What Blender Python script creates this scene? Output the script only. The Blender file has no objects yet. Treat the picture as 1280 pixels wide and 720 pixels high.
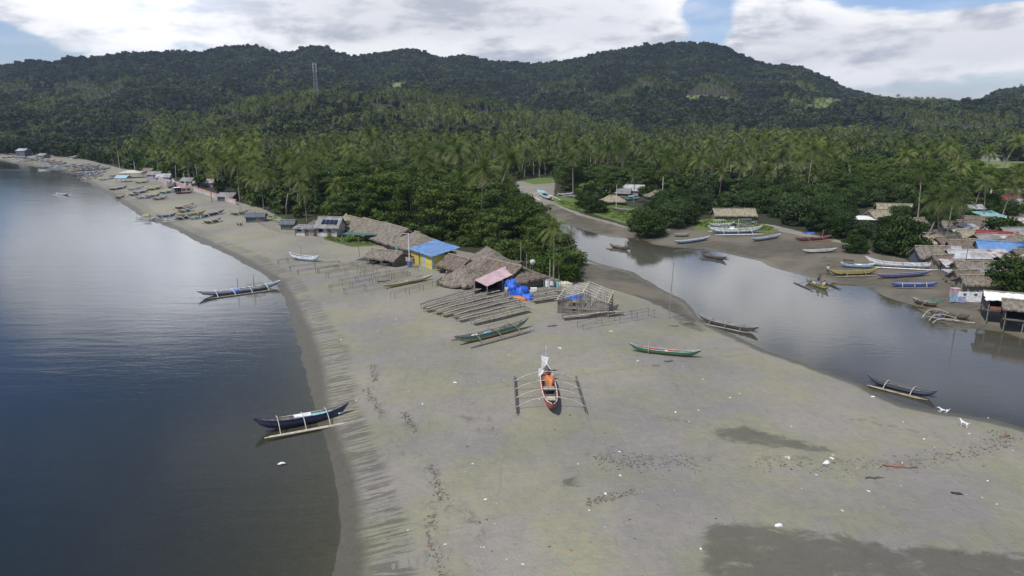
import bpy, bmesh, math, random
import numpy as np
from mathutils import Vector, Matrix

# ---------------------------------------------------------------- camera, sky, sun, exposure
scene = bpy.context.scene
COL = scene.collection
F = 870.0; PITCH = math.radians(13.9); CAMH = 25.0
cd = bpy.data.cameras.new('camera'); cam = bpy.data.objects.new('camera', cd); COL.objects.link(cam)
cam.location = (0, 0, CAMH); cam.rotation_euler = (math.pi/2 - PITCH, 0, 0)
cd.sensor_width = 36; cd.lens = F/1280*36; cd.clip_start = 0.5; cd.clip_end = 20000
scene.camera = cam
scene.view_settings.view_transform = 'Standard'; scene.view_settings.look = 'None'
scene.view_settings.gamma = 1; scene.view_settings.exposure = 0.50
scene.cycles.max_bounces = 6; scene.cycles.diffuse_bounces = 2; scene.cycles.glossy_bounces = 3
scene.cycles.transparent_max_bounces = 8; scene.cycles.volume_bounces = 0
scene.cycles.caustics_reflective = False; scene.cycles.caustics_refractive = False
SUN_EL = math.radians(58); SUN_AZ = math.radians(-138)      # azimuth from +Y, positive to the right
sd = bpy.data.lights.new('sun', 'SUN'); sun = bpy.data.objects.new('sun', sd); COL.objects.link(sun)
sd.energy = 2.9; sd.angle = math.radians(0.6); sd.color = (1, .955, .88)
sv = Vector((math.sin(SUN_AZ)*math.cos(SUN_EL), math.cos(SUN_AZ)*math.cos(SUN_EL), math.sin(SUN_EL)))
sun.rotation_euler = sv.to_track_quat('Z', 'Y').to_euler(); sun.location = (0, 0, 300)

class NT:
    """tiny node helper"""
    def __init__(s, tree): s.t = tree; s.n = tree.nodes; s.l = tree.links
    def new(s, typ, **kw):
        n = s.n.new(typ)
        for k, v in kw.items(): setattr(n, k, v)
        return n
    def put(s, sock, v):
        if isinstance(v, bpy.types.NodeSocket): s.l.new(v, sock)
        elif isinstance(v, (tuple, list)) and len(v) == 3 and sock.type == 'RGBA': sock.default_value = (*v, 1)
        else: sock.default_value = v
    def m(s, op, a, b=None, c=None, clamp=False):
        n = s.new('ShaderNodeMath', operation=op, use_clamp=clamp)
        for i, v in enumerate((a, b, c)):
            if v is not None: s.put(n.inputs[i], v)
        return n.outputs[0]
    def mix(s, f, a, b, typ='RGBA', blend='MIX'):
        n = s.new('ShaderNodeMix', data_type=typ)
        if typ == 'RGBA': n.blend_type = blend; i, o = (6, 7), 2
        else: i, o = (2, 3), 0
        s.put(n.inputs[0], f); s.put(n.inputs[i[0]], a); s.put(n.inputs[i[1]], b)
        return n.outputs[o]
    def sstep(s, x, a, b):
        n = s.new('ShaderNodeMapRange', interpolation_type='SMOOTHSTEP')
        s.put(n.inputs['Value'], x); s.put(n.inputs['From Min'], a); s.put(n.inputs['From Max'], b)
        return n.outputs[0]
    def attr(s, name): return s.new('ShaderNodeAttribute', attribute_name=name).outputs['Fac']
    def noise(s, vec, scale, detail=3, rough=.5, dist=0):
        n = s.new('ShaderNodeTexNoise'); s.put(n.inputs['Vector'], vec)
        n.inputs['Scale'].default_value = scale; n.inputs['Detail'].default_value = detail
        n.inputs['Roughness'].default_value = rough; n.inputs['Distortion'].default_value = dist
        return n.outputs[0]
    def comb(s, x, y, z=0.0):
        n = s.new('ShaderNodeCombineXYZ')
        for i, v in enumerate((x, y, z)): s.put(n.inputs[i], v)
        return n.outputs[0]
    def sep(s, v):
        n = s.new('ShaderNodeSeparateXYZ'); s.put(n.inputs[0], v); return n.outputs

world = bpy.data.worlds.new('World'); scene.world = world; world.use_nodes = True
w = NT(world.node_tree); w.n.clear()
sky = w.new('ShaderNodeTexSky', sky_type='NISHITA', sun_disc=False)
sky.sun_elevation = SUN_EL; sky.sun_rotation = SUN_AZ; sky.air_density = 1.0; sky.dust_density = .6; sky.altitude = 30
tc = w.new('ShaderNodeTexCoord').outputs['Generated']
dx, dy, dz = w.sep(tc)
zc = w.m('MAXIMUM', dz, 0.0)
az = w.m('MULTIPLY', w.m('ARCTAN2', dx, dy), 57.2958)
el = w.m('MULTIPLY', w.m('ARCSINE', dz), 57.2958)
den = w.m('ADD', zc, .16)
pv = w.comb(w.m('DIVIDE', dx, den), w.m('DIVIDE', dy, den), 0.3)
low = w.comb(w.m('MULTIPLY', az, .10), w.m('MULTIPLY', el, .27), 2.0)
n_hi = w.noise(pv, .9, 8, .58, .3)
n_lo = w.noise(low, 1.7, 10, .58, .1)
def blob(a0, e0, ra, re):
    u = w.m('DIVIDE', w.m('SUBTRACT', az, a0), ra); v = w.m('DIVIDE', w.m('SUBTRACT', el, e0), re)
    d = w.m('ADD', w.m('MULTIPLY', u, u), w.m('MULTIPLY', v, v))
    return w.m('EXPONENT', w.m('MULTIPLY', d, -1.0))
blobs = None
# cloud banks, with unseen ones added for reflections: azimuth, elevation, half widths (degrees), weight
for a0, e0, ra, re, wt in ((-24, 8.5, 18, 4.6, 1.15), (-3, 8.0, 14, 4.6, 1.15), (8, 8, 8, 4.0, .6), (21, 6.4, 5.5, 4.2, .95),
                           (28, 4.6, 9, 2.4, .95), (36, 5.0, 7, 2.4, .8), (-36, 12, 9, 4, .5), (60, 6, 20, 5, .8), (-75, 8, 22, 5, .8),
                           (14.6, 7.8, 2.4, 4.2, -.85), (31, 9.4, 10, 2.6, -1.05), (23, 9.5, 3.5, 1.4, -.5), (-37, 4.6, 4, 1.6, -.5),
                           (-28, 13, 9, 5, 1.0), (-38, 24, 7, 16, -.4), (-20, 27, 12, 8, -.35), (18, 16, 24, 8, .85), (-41, 11, 5, 6, -.9)):
    b = w.m('MULTIPLY', blob(a0, e0, ra, re), wt)
    blobs = b if blobs is None else w.m('ADD', blobs, b)
lowmask = w.sstep(el, 26.0, 10.0)
base = w.m('ADD', w.m('MULTIPLY', lowmask, blobs), w.m('MULTIPLY', w.m('SUBTRACT', 1.0, lowmask), .36))
fine = w.m('ADD', w.m('MULTIPLY', lowmask, n_lo), w.m('MULTIPLY', w.m('SUBTRACT', 1.0, lowmask), n_hi))
dens = w.m('ADD', base, w.m('MULTIPLY', w.m('SUBTRACT', fine, .5), 1.45))
cm = w.m('MULTIPLY', w.sstep(dens, .32, .72), .98)
thin = w.m('MULTIPLY', w.sstep(w.noise(w.comb(w.m('MULTIPLY', az, .03), w.m('MULTIPLY', el, .2), 5.0), 1.7, 6, .6), .40, .75), .5)
cm2 = w.m('MAXIMUM', cm, thin)
shade = w.sstep(w.noise(w.comb(w.m('MULTIPLY', az, .10), w.m('MULTIPLY', el, .30), 9.0), 1.5, 9, .58, .2), .34, .56)
thick = w.sstep(dens, .75, 1.5)
shade2 = w.m('MULTIPLY', shade, w.m('ADD', w.m('MULTIPLY', thick, -.35), 1.0))
CLD = 5.5
ccol = w.mix(shade2, tuple(CLD*v for v in (.64, .68, .78)), tuple(CLD*v for v in (1.28, 1.28, 1.30)))
skc = w.mix(1.0, sky.outputs[0], (.66, .72, .90), blend='MULTIPLY')
reflection_boost = w.m('ADD', 1.0, w.m('ADD', w.m('MULTIPLY', blob(-26, 11.5, 7, 4.4), 1.7), w.m('MULTIPLY', blob(18, 14, 18, 5.0), .5)))  # extra cloud brightness added above the view to brighten sea and river reflections
ccol = w.mix(1.0, ccol, w.comb(reflection_boost, reflection_boost, reflection_boost), blend='MULTIPLY')
bg = w.new('ShaderNodeBackground'); w.put(bg.inputs['Color'], w.mix(cm2, skc, ccol)); bg.inputs['Strength'].default_value = .10
w.l.new(bg.outputs[0], w.new('ShaderNodeOutputWorld').inputs[0])

# ---------------------------------------------------------------- helpers
rng = np.random.default_rng(7); random.seed(7)
R = math.radians
CP, SP = math.cos(PITCH), math.sin(PITCH)
def ray(px, py):
    a = (px-640)/F; b = (py-360)/F
    return np.array((a, CP - b*SP, -SP - b*CP))
def W0(px, py, z=0.0):
    d = ray(px, py); t = (z-CAMH)/d[2]; return np.array((d[0]*t, d[1]*t, z))
def pline(pts, z=0.0): return np.array([W0(x, y, z)[:2] for x, y in pts])
def segdist(P, poly, closed=False):
    """distance of points P (n,2) to polyline and arc length of the nearest point"""
    n = len(poly); best = np.full(len(P), 1e9); arc = np.zeros(len(P)); acc = 0.0
    for i in range(n if closed else n-1):
        a = poly[i]; b = poly[(i+1) % n]; ab = b-a; L = float(np.hypot(*ab)); u = ab/max(L, 1e-9)
        r = P-a; t = np.clip(r@u, 0, L); d = np.hypot(r[:, 0]-u[0]*t, r[:, 1]-u[1]*t)
        k = d < best; best[k] = d[k]; arc[k] = acc+t[k]; acc += L
    return best, arc
def inside(P, poly):
    c = np.zeros(len(P), bool); n = len(poly)
    for i in range(n):
        (x1, y1), (x2, y2) = poly[i], poly[(i+1) % n]
        if y1 == y2: continue
        k = ((y1 > P[:, 1]) != (y2 > P[:, 1])) & (P[:, 0] < (x2-x1)*(P[:, 1]-y1)/(y2-y1)+x1)
        c ^= k
    return c
def sdf(P, poly):
    d, _ = segdist(P, poly, True); return np.where(inside(P, poly), d, -d)
def smooth(x, a, b):
    t = np.clip((x-a)/(b-a), 0, 1); return t*t*(3-2*t)
_perm = np.random.default_rng(3).random((256, 256))
def vnoise(x, y):
    xi = np.floor(x).astype(int); yi = np.floor(y).astype(int); fx = x-xi; fy = y-yi
    fx = fx*fx*(3-2*fx); fy = fy*fy*(3-2*fy); g = lambda i, j: _perm[(xi+i) & 255, (yi+j) & 255]
    return (g(0, 0)*(1-fx)+g(1, 0)*fx)*(1-fy)+(g(0, 1)*(1-fx)+g(1, 1)*fx)*fy
def fbm(x, y, o=4):
    s = 0; a = .5; t = 0
    for i in range(o): s = s+a*vnoise(x*2**i+17*i, y*2**i-9*i); t += a; a *= .5
    return s/t

# ---------------------------------------------------------------- land and water outlines (world metres)
sea_px = [(0,200),(15,204),(35,206),(47,209),(80,212),(102,221),(112,229),(125,237),(145,249),(162,261),(175,269),(197,277),(222,288),(245,300),
          (272,312),(297,325),(325,341),(345,356),(357,377),(367,402),(376,430),(384,452),(389,480),(391,505),(397,535),(408,560),(416,590),(419,640),(421,720)]
far = np.array([(-9000, 2600), (-4000, 1500), (-1600, 760), (-700, 480)])
near = np.array([(-9.5, 20), (-14, -30), (-30, -200), (-60, -3000)])
SEA_LINE = np.vstack([far, pline(sea_px), near])
SEA_POLY = np.vstack([SEA_LINE, np.array([(-9000, -3000)])])
riv_px = [(675,271),(690,283),(702,296),(716,308),(728,322),(752,330),(789,340),(813,354),(837,367),(855,376),(866,385),(872,396),(899,411),(927,424),(960,439),
          (1010,456),(1042,468),(1080,481),(1115,500),(1135,507),(1175,515),(1210,520),(1247,527),(1280,536),(1420,556),(1900,610)]
riv_far_px = [(1900,480),(1420,455),(1280,423),(1262,416),(1222,411),(1197,412),(1172,401),(1155,390),(1138,379),(1112,372),(1094,362),(1070,356),(1035,352),(992,342),
          (964,334),(952,327),(909,317),(877,311),(840,309),(815,305),(802,299),(763,296),(731,288),(700,277)]
RIV_POLY = np.vstack([pline(riv_px), pline(riv_far_px)])
RIV_LINE = pline(riv_px)
def ridge_fn(pts, R0, th):
    """silhouette of a ridge: columns of the photo -> bearing, and its top height at its distance R0"""
    azs = []; zs = []
    for x, y in pts:
        d = ray(x, y); h = math.hypot(d[0], d[1]); azs.append(math.atan2(d[0], d[1])); zs.append(CAMH + R0*d[2]/h - th)
    return np.array(azs), np.array(zs)
RIDGES = [
 (*ridge_fn([(-700,140),(-400,120),(-150,95),(0,82),(40,73),(60,76),(75,75),(85,69),(110,71),(150,65),(200,63),(250,63),(275,57),(320,55),(350,65),(370,62),(395,54),(420,63),(440,69),(470,65),
   (500,60),(520,60),(550,70),(580,67),(620,75),(660,78),(700,76),(730,69),(760,62),(800,56),(840,51),(880,52),(905,56),(930,68),(960,79),(1000,82),(1030,95),(1060,110),(1100,120),(1130,124),
   (1160,125),(1200,127),(1225,124),(1250,111),(1280,107),(1330,95),(1450,80),(1700,100),(2100,140)], 1450, 11), 1450, 780),
 (*ridge_fn([(-200,170),(60,166),(160,160),(220,148),(270,134),(330,122),(400,112),(480,112),(560,118),(640,132),(720,146),(780,156),(900,170)], 720, 11), 720, 330),
 (*ridge_fn([(-200,130),(0,120),(60,128),(160,124),(240,140),(330,150)], 1000, 9), 1000, 350),
 (*ridge_fn([(560,160),(640,150),(700,143),(760,139),(820,128),(900,122),(980,126),(1040,121),(1100,126),(1160,129),(1280,124),(1500,120),(1800,140)], 1020, 9), 1020, 300)]
def terrain(x, y, full=False):
    x = np.asarray(x, float); y = np.asarray(y, float)
    P = np.stack([x.ravel(), y.ravel()], 1)
    ds, arc = segdist(P, SEA_LINE); ds = np.where(inside(P, SEA_POLY), -ds, ds)
    dr = -sdf(P, RIV_POLY)
    d = np.minimum(ds, dr)
    zs = 1.45*(1-np.exp(-np.maximum(ds, 0)/11)) ; zr = 1.15*(1-np.exp(-np.maximum(dr, 0)/7))
    z = np.where(d > 0, np.minimum(zs, zr+.15*(ds < 1e8)*0), np.where(ds < 0, np.maximum(-3.0, ds*.055), np.maximum(-1.2, dr*.10)))
    z = z + np.where(np.abs(d) < 3, (.07*(fbm(P[:, 0]/1.7, P[:, 1]/1.7, 3)-.5)+.10*(fbm(P[:, 0]/7, P[:, 1]/7, 2)-.5))*(1-np.abs(d)/3), 0)
    r = np.hypot(P[:, 0], P[:, 1]); az = np.arctan2(P[:, 0], P[:, 1])
    land = smooth(d, 15, 90)
    z = z + land*smooth(r, 110, 420)*2.2*fbm(P[:, 0]/60, P[:, 1]/60)
    z = z + np.where(d > 2, smooth(d, 2, 12)*.22*(fbm(P[:, 0]/9, P[:, 1]/9)-.5), 0)
    hill = np.zeros(len(P))
    front = (P[:, 1] > 0)
    for A, Z, R0, wd in RIDGES:
        top = np.interp(az, A, Z); RR = R0*(1+.05*(fbm(az*6+5, az*0+R0/100.)-.5))
        top = (top-CAMH)*RR/R0 + CAMH
        t = np.clip((r-(RR-wd))/wd, 0, 1)
        prof = t**1.25*(1-.12*np.sin(t*math.pi)) if True else t
        back = np.clip((r-RR)/1200, 0, 1)
        prof = np.where(r > RR, 1-.7*back, prof)
        gul = (fbm(az*26+1.5*fbm(az*8, r/180), r/260+R0, 5)-.5)
        rough = (1-np.abs(t-.5)*2)*np.where(r > RR, 0, 1)
        hz = np.maximum(top, 0)*prof + gul*rough*np.maximum(top, 10)*.42
        hill = np.maximum(hill, np.where(front, hz, 0))
    z = z + land*hill
    if full: return z, ds, dr, arc
    return z.reshape(x.shape)
def G(px, py, dz=0.0):
    """point of the ground (raised by dz) seen at a pixel of the photograph"""
    d = ray(px, py); z = 0.8
    for _ in range(6):
        t = (z+dz-CAMH)/d[2]; z = float(terrain(np.array([d[0]*t]), np.array([d[1]*t]))[0])
    z = max(z, 0.0); t = (z+dz-CAMH)/d[2]
    return Vector((d[0]*t, d[1]*t, z))
def gz(x, y): return float(terrain(np.array([x]), np.array([y]))[0])

# ---------------------------------------------------------------- materials
MATS = {}
def mat(name, col, rough=.8, var=.15, scale=3.0, bump=0.0, spec=.3, col2=None, stretch=(1, 1, 1), metal=0.0, transl=0.0, objvar=0.0, patch=0.0):
    if name in MATS: return MATS[name]
    m = bpy.data.materials.new(name); m.use_nodes = True; q = NT(m.node_tree); q.n.clear()
    p = q.new('ShaderNodeBsdfPrincipled'); out = q.new('ShaderNodeOutputMaterial')
    co = q.new('ShaderNodeTexCoord').outputs['Object']
    mp = q.new('ShaderNodeMapping'); q.put(mp.inputs[0], co); mp.inputs['Scale'].default_value = stretch
    n = q.noise(mp.outputs[0], scale, 5, .6)
    f = q.sstep(n, .3, .7)
    c2 = col2 or tuple(v*(1-var*1.6) for v in col)
    c = q.mix(f, tuple(v*(1+var) for v in col), c2)
    if objvar:
        rn = q.new('ShaderNodeObjectInfo').outputs['Random']
        k = q.m('ADD', q.m('MULTIPLY', rn, 2*objvar), 1-objvar)
        cc = q.comb(k, q.m('ADD', q.m('MULTIPLY', k, .75), .25), q.m('MULTIPLY', k, k))
        c = q.mix(1.0, c, cc, blend='MULTIPLY')
    if patch:      # stands of different species: broad patches of lighter and yellower leaf
        ps = q.new('ShaderNodeNewGeometry').outputs['Position']; pn = q.noise(ps, .012, 5, .7, .6)
        hi = q.sstep(pn, .46, .66); lo = q.sstep(pn, .48, .34)
        c = q.mix(hi, c, q.mix(1.0, c, (1+1.3*patch, 1+1.1*patch, 1+.5*patch), blend='MULTIPLY'))
        c = q.mix(lo, c, q.mix(1.0, c, (1-.6*patch, 1-.5*patch, 1-.2*patch), blend='MULTIPLY'))
    q.put(p.inputs['Base Color'], c); p.inputs['Roughness'].default_value = rough
    p.inputs['Specular IOR Level'].default_value = spec; p.inputs['Metallic'].default_value = metal
    if bump:
        b = q.new('ShaderNodeBump'); b.inputs['Strength'].default_value = 1; b.inputs['Distance'].default_value = bump
        q.put(b.inputs['Height'], n); q.put(p.inputs['Normal'], b.outputs[0])
    s = p.outputs[0]
    if transl:
        tr = q.new('ShaderNodeBsdfTranslucent'); q.put(tr.inputs[0], q.mix(1.0, c, (1.1, 1.35, .5), blend='MULTIPLY'))
        mx = q.new('ShaderNodeMixShader'); mx.inputs[0].default_value = transl
        q.l.new(s, mx.inputs[1]); q.l.new(tr.outputs[0], mx.inputs[2]); s = mx.outputs[0]
    q.l.new(s, out.inputs[0]); MATS[name] = m
    return m

def tag(o, label=None, cat=None, group=None, kind=None):
    if label: o['label'] = label
    if cat: o['category'] = cat
    if group: o['group'] = group
    if kind: o['kind'] = kind
    return o
def mesh_np(name, V, Fq, mats=(), fm=None, smooth_=False):
    """mesh from numpy verts and (n,k) faces"""
    me = bpy.data.meshes.new(name); V = np.asarray(V, np.float32); Fq = np.asarray(Fq, np.int32)
    k = Fq.shape[1]; me.vertices.add(len(V)); me.vertices.foreach_set('co', V.ravel())
    me.loops.add(Fq.size); me.loops.foreach_set('vertex_index', Fq.ravel())
    me.polygons.add(len(Fq)); me.polygons.foreach_set('loop_start', np.arange(0, Fq.size, k, dtype=np.int32))
    if fm is not None: me.polygons.foreach_set('material_index', np.asarray(fm, np.int32))
    if smooth_: me.polygons.foreach_set('use_smooth', np.ones(len(Fq), bool))
    for m in mats: me.materials.append(m)
    me.update(calc_edges=True); return me
def setattr_np(me, name, vals):
    a = me.attributes.new(name, 'FLOAT', 'POINT'); a.data.foreach_set('value', np.asarray(vals, np.float32))
def link(name, me, parent=None, loc=None, rz=0):
    o = bpy.data.objects.new(name, me); COL.objects.link(o)
    if parent: o.parent = parent
    if loc is not None: o.location = loc
    if rz: o.rotation_euler = (0, 0, rz)
    return o
def empty(name, loc, rz=0, label=None, cat=None, group=None):
    o = bpy.data.objects.new(name, None); COL.objects.link(o); o.location = loc; o.rotation_euler = (0, 0, rz)
    o.empty_display_size = .3
    return tag(o, label, cat, group)

# ---------------------------------------------------------------- ground sheet
def polar(step_r, step_a):
    r = np.concatenate([[.5, 2, 5, 9, 14, 19], np.exp(np.arange(math.log(24), math.log(2700), step_r)), [3100, 3500, 4000]])
    a = np.concatenate([np.arange(-178, -52, 6), np.arange(-50, 50.01, step_a), np.arange(54, 181, 6)])
    a = np.radians(a); AA, RR = np.meshgrid(a, r); return AA, RR, RR*np.sin(AA), RR*np.cos(AA)
def grid_faces(nr, na, keep=None):
    i, j = np.meshgrid(np.arange(nr-1), np.arange(na), indexing='ij'); j2 = (j+1) % na
    Fq = np.stack([i*na+j, i*na+j2, (i+1)*na+j2, (i+1)*na+j], -1).reshape(-1, 4)
    return Fq
AA, RR, X, Y = polar(.0072, .125)
Z, DS, DR, ARC = terrain(X, Y, True); Z = Z.reshape(X.shape)
P2 = np.stack([X.ravel(), Y.ravel()], 1)
def polymask(px, soft=2.0, z=0.8, off=0.0):
    d = sdf(P2, pline(px, z)); return smooth(d+off, -soft, soft)
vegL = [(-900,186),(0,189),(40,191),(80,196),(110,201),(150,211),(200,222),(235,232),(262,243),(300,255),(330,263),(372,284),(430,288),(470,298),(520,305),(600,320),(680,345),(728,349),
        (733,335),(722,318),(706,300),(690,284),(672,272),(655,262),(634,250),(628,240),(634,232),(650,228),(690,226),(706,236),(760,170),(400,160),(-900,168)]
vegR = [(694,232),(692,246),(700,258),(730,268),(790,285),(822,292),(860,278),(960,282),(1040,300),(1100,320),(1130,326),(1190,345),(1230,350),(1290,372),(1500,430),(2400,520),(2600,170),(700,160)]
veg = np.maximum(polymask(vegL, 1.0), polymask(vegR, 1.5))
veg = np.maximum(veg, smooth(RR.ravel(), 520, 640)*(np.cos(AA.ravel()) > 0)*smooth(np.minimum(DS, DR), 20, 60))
village = polymask([(1090,262),(1140,250),(1290,262),(1500,300),(1500,440),(1290,395),(1220,380),(1180,350),(1130,322)], 2.0)
grass = np.max([polymask(p, 2.0) for p in (
    [(694,246),(720,250),(800,262),(835,275),(822,288),(790,283),(735,266),(700,258),(690,252)],
    [(862,279),(900,273),(965,285),(972,292),(900,292),(868,288)],
    [(650,228),(690,222),(692,231),(668,232)])], axis=0)
grass2 = np.max([polymask(p, 6.0) for p in (
    [(1200,232),(1290,228),(1320,202),(1212,202)], [(895,224),(1014,224),(1014,205),(905,204)], [(820,228),(880,226),(870,219),(830,220)])], axis=0)
garden = polymask([(400,291),(430,287),(470,291),(492,300),(474,309),(440,311),(405,301)], .8)
mud = np.max([polymask(p, 1.5) for p in (
    [(728,326),(752,328),(789,338),(813,352),(840,366),(858,376),(872,397),(860,398),(840,386),(800,371),(760,360),(722,352)],
    [(660,262),(700,275),(760,293),(810,300),(870,306),(985,337),(1060,352),(1100,372),(1160,390),(1200,408),(1290,424),(1420,450),(1290,395),(1210,376),(1180,346),(1120,318),(1060,308),(960,288),(860,284),(822,290),(780,284),(720,268),(690,256)])], axis=0)
damp = np.max([polymask(p, 1.1) for p in (
    [(880,662),(930,655),(980,668),(1040,672),(1075,678),(1100,670),(1112,690),(1180,692),(1290,700),(1330,760),(1200,820),(880,820),(872,690)],
    [(885,541),(930,536),(1000,552),(1040,568),(1010,570),(960,562),(915,558),(890,550)],
    [(700,600),(722,598),(724,612),(704,612)], [(838,388),(880,400),(878,412),(850,405)])], axis=0)
def linemask(px, wd):
    d, _ = segdist(P2, pline(px, .9)); return smooth(-d, -wd, 0)
stain = np.max([linemask(p, .9) for p in (
    [(466,455),(470,478),(464,492)], [(458,485),(472,505),(478,517)], [(505,515),(520,540),(524,545)], [(507,562),(520,563)],
    [(540,580),(548,610),(560,628),(568,640)], [(545,620),(538,640),(534,665),(540,690),(552,715),(560,720)], [(578,630),(592,650),(605,668)], [(585,690),(598,705)],
    [(433,480),(441,495)], [(496,545),(494,555)], [(580,520),(605,540)], [(560,470),(600,520),(640,560)], [(508,672),(512,680)],
    [(640,380),(700,400),(760,420)], [(760,566),(860,578),(1000,575),(1120,582),(1210,570),(1245,545)],
    [(820,525),(960,545),(1020,560)], [(1060,520),(1180,545),(1240,560)])], axis=0)
clear = np.zeros(len(P2))
def hill_px(cx, cy, wx, wy):
    """bright clearings on the slopes: the ground patch whose points are seen round that pixel"""
    d0 = (-SP*P2[:, 1]*0)
    yy = P2[:, 1]; zz = Z.ravel()-CAMH; f = yy*CP-zz*SP; f = np.where(f > 1, f, 1e9)
    px = 640+F*P2[:, 0]/f; py = 360-F*(yy*SP+zz*CP)/f
    px = px+7*(fbm(P2[:, 0]/40, P2[:, 1]/40)-.5)
    return np.exp(-(((px-cx)/wx)**2+((py-cy)/wy)**2))*(yy > 300)
for a in ((1035, 129, 27, 7), (870, 123, 46, 3.2), (960, 126, 34, 3), (595, 146, 30, 3.4), (500, 106, 40, 3), (480, 141, 24, 3)):
    clear = np.maximum(clear, hill_px(*a))
nr, na = X.shape
gm = mesh_np('ground', np.stack([X, Y, Z], -1).reshape(-1, 3), grid_faces(nr, na), smooth_=True)
for n_, v_ in (('ds', np.clip(DS, -60, 400)), ('dr', np.clip(DR, -60, 400)), ('arc', ARC), ('veg', veg), ('village', village), ('grass', grass), ('meadow', np.maximum(grass2, clear)), ('garden', garden), ('mud', mud), ('damp', damp), ('stain', stain)):
    setattr_np(gm, n_, v_)
def ground_mat():
    m = bpy.data.materials.new('beach_sand_and_soil'); m.use_nodes = True; q = NT(m.node_tree); q.n.clear()
    p = q.new('ShaderNodeBsdfPrincipled'); out = q.new('ShaderNodeOutputMaterial')
    co = q.new('ShaderNodeTexCoord').outputs['Object']
    big = q.sstep(q.noise(co, .16, 4, .55, .6), .36, .64)
    mid = q.sstep(q.noise(co, 1.1, 5, .6, .8), .35, .68)
    finei = q.noise(co, 7, 3, .7)
    spk = q.sstep(q.noise(co, 4.5, 2, .7), .66, .74)
    sand = q.mix(big, (.270, .252, .228), (.270, .262, .182))
    sand = q.mix(q.m('MULTIPLY', mid, .45), sand, (.200, .192, .176))
    sand = q.mix(q.m('MULTIPLY', finei, .6), sand, q.mix(1.0, sand, (.72, .72, .70), blend='MULTIPLY'))
    sand = q.mix(q.m('MULTIPLY', spk, .22), sand, (.16, .15, .13))
    pale = q.sstep(q.noise(co, 2.6, 3, .8), .67, .76)
    sand = q.mix(q.m('MULTIPLY', pale, .35), sand, (.42, .40, .37))
    trk = q.sstep(q.noise(q.comb(q.m('MULTIPLY', q.sep(co)[0], 1.6), q.m('MULTIPLY', q.sep(co)[1], .22)), 1.0, 6, .7, 1.4), .56, .68)
    sand = q.mix(q.m('MULTIPLY', trk, .46), sand, (.165, .152, .130))
    foot = q.sstep(q.noise(co, 2.1, 6, .8, .3), .60, .70)
    sand = q.mix(q.m('MULTIPLY', foot, .48), sand, (.15, .14, .12))
    tone = q.noise(co, .045, 4, .6)
    sand = q.mix(q.sstep(tone, .35, .65), q.mix(1.0, sand, (.84, .84, .86), blend='MULTIPLY'), q.mix(1.0, sand, (1.08, 1.07, 1.0), blend='MULTIPLY'))
    ds = q.attr('ds'); arc = q.attr('arc'); dr = q.attr('dr')
    # drift and seaweed stains
    st = q.m('MULTIPLY', q.attr('stain'), q.sstep(q.noise(co, 1.3, 5, .75, .5), .50, .62))
    sand = q.mix(q.m('MULTIPLY', st, .75), sand, (.125, .115, .098))
    # wet edge of the sea with run-up fingers across the shore
    wob = q.noise(q.comb(q.m('MULTIPLY', arc, .06), q.m('MULTIPLY', ds, .1)), 1.0, 3)
    fn = q.noise(q.comb(q.m('MULTIPLY', arc, 3.4), q.m('MULTIPLY', ds, .26), wob), 1.0, 5, .65, .25)
    solid = q.sstep(q.m('SUBTRACT', ds, q.m('ADD', q.m('MULTIPLY', wob, 2.6), q.m('MULTIPLY', fn, 1.2))), .4, -.9)
    lim2 = q.m('ADD', 1.5, q.m('ADD', q.m('MULTIPLY', wob, 3.5), q.m('MULTIPLY', fn, 2.0)))
    strip = q.m('MULTIPLY', q.sstep(fn, .485, .53), q.sstep(q.m('SUBTRACT', ds, lim2), .2, -.7))
    wet = q.m('MAXIMUM', solid, q.m('MULTIPLY', strip, .72))
    e2 = q.m('SUBTRACT', dr, q.m('ADD', .5, q.m('MULTIPLY', q.noise(co, .6, 4, .6), 1.6)))
    wet = q.m('MAXIMUM', wet, q.sstep(e2, .5, -.5))
    dp = q.m('SUBTRACT', q.m('ADD', q.attr('damp'), q.m('MULTIPLY', q.m('SUBTRACT', q.noise(q.comb(q.m('MULTIPLY', q.sep(co)[0], .6), q.sep(co)[1]), .8, 7, .72, .8), .5), 2.3)), .62)
    dampm = q.sstep(dp, -.22, .34)
    darkwet = q.mix(q.noise(co, 1.2, 4, .6), (.058, .052, .034), (.098, .090, .064))
    c = q.mix(q.m('MULTIPLY', wet, .88), sand, darkwet)
    c = q.mix(q.m('MULTIPLY', dampm, .74), c, darkwet)
    streak = q.sstep(q.noise(q.comb(q.m('MULTIPLY', q.sep(co)[0], .5), q.m('MULTIPLY', q.sep(co)[1], 2.2)), .8, 5, .7, 1.5), .42, .62)
    mudc = q.mix(streak, (.078, .070, .048), (.125, .114, .090))
    mudc = q.mix(q.sstep(q.noise(co, .09, 3), .42, .6), mudc, (.150, .132, .098))
    mm = q.sstep(q.m('ADD', q.attr('mud'), q.m('MULTIPLY', q.m('SUBTRACT', q.noise(co, .5, 4), .5), .8)), .35, .6)
    c = q.mix(mm, c, mudc)
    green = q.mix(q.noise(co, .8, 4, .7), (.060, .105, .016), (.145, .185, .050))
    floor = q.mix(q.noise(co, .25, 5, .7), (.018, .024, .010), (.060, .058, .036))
    def over(c, at, col, a=.4, b=.62, amp=.9, sc=.45):
        k = q.sstep(q.m('ADD', q.attr(at), q.m('MULTIPLY', q.m('SUBTRACT', q.noise(co, sc, 5, .7), .5), amp)), a, b)
        return q.mix(k, c, col)
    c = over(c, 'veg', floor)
    dirt = q.mix(q.noise(co, .9, 4, .7), (.08, .068, .05), (.165, .145, .115))
    c = over(c, 'village', dirt)
    c = over(c, 'grass', green)
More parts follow.
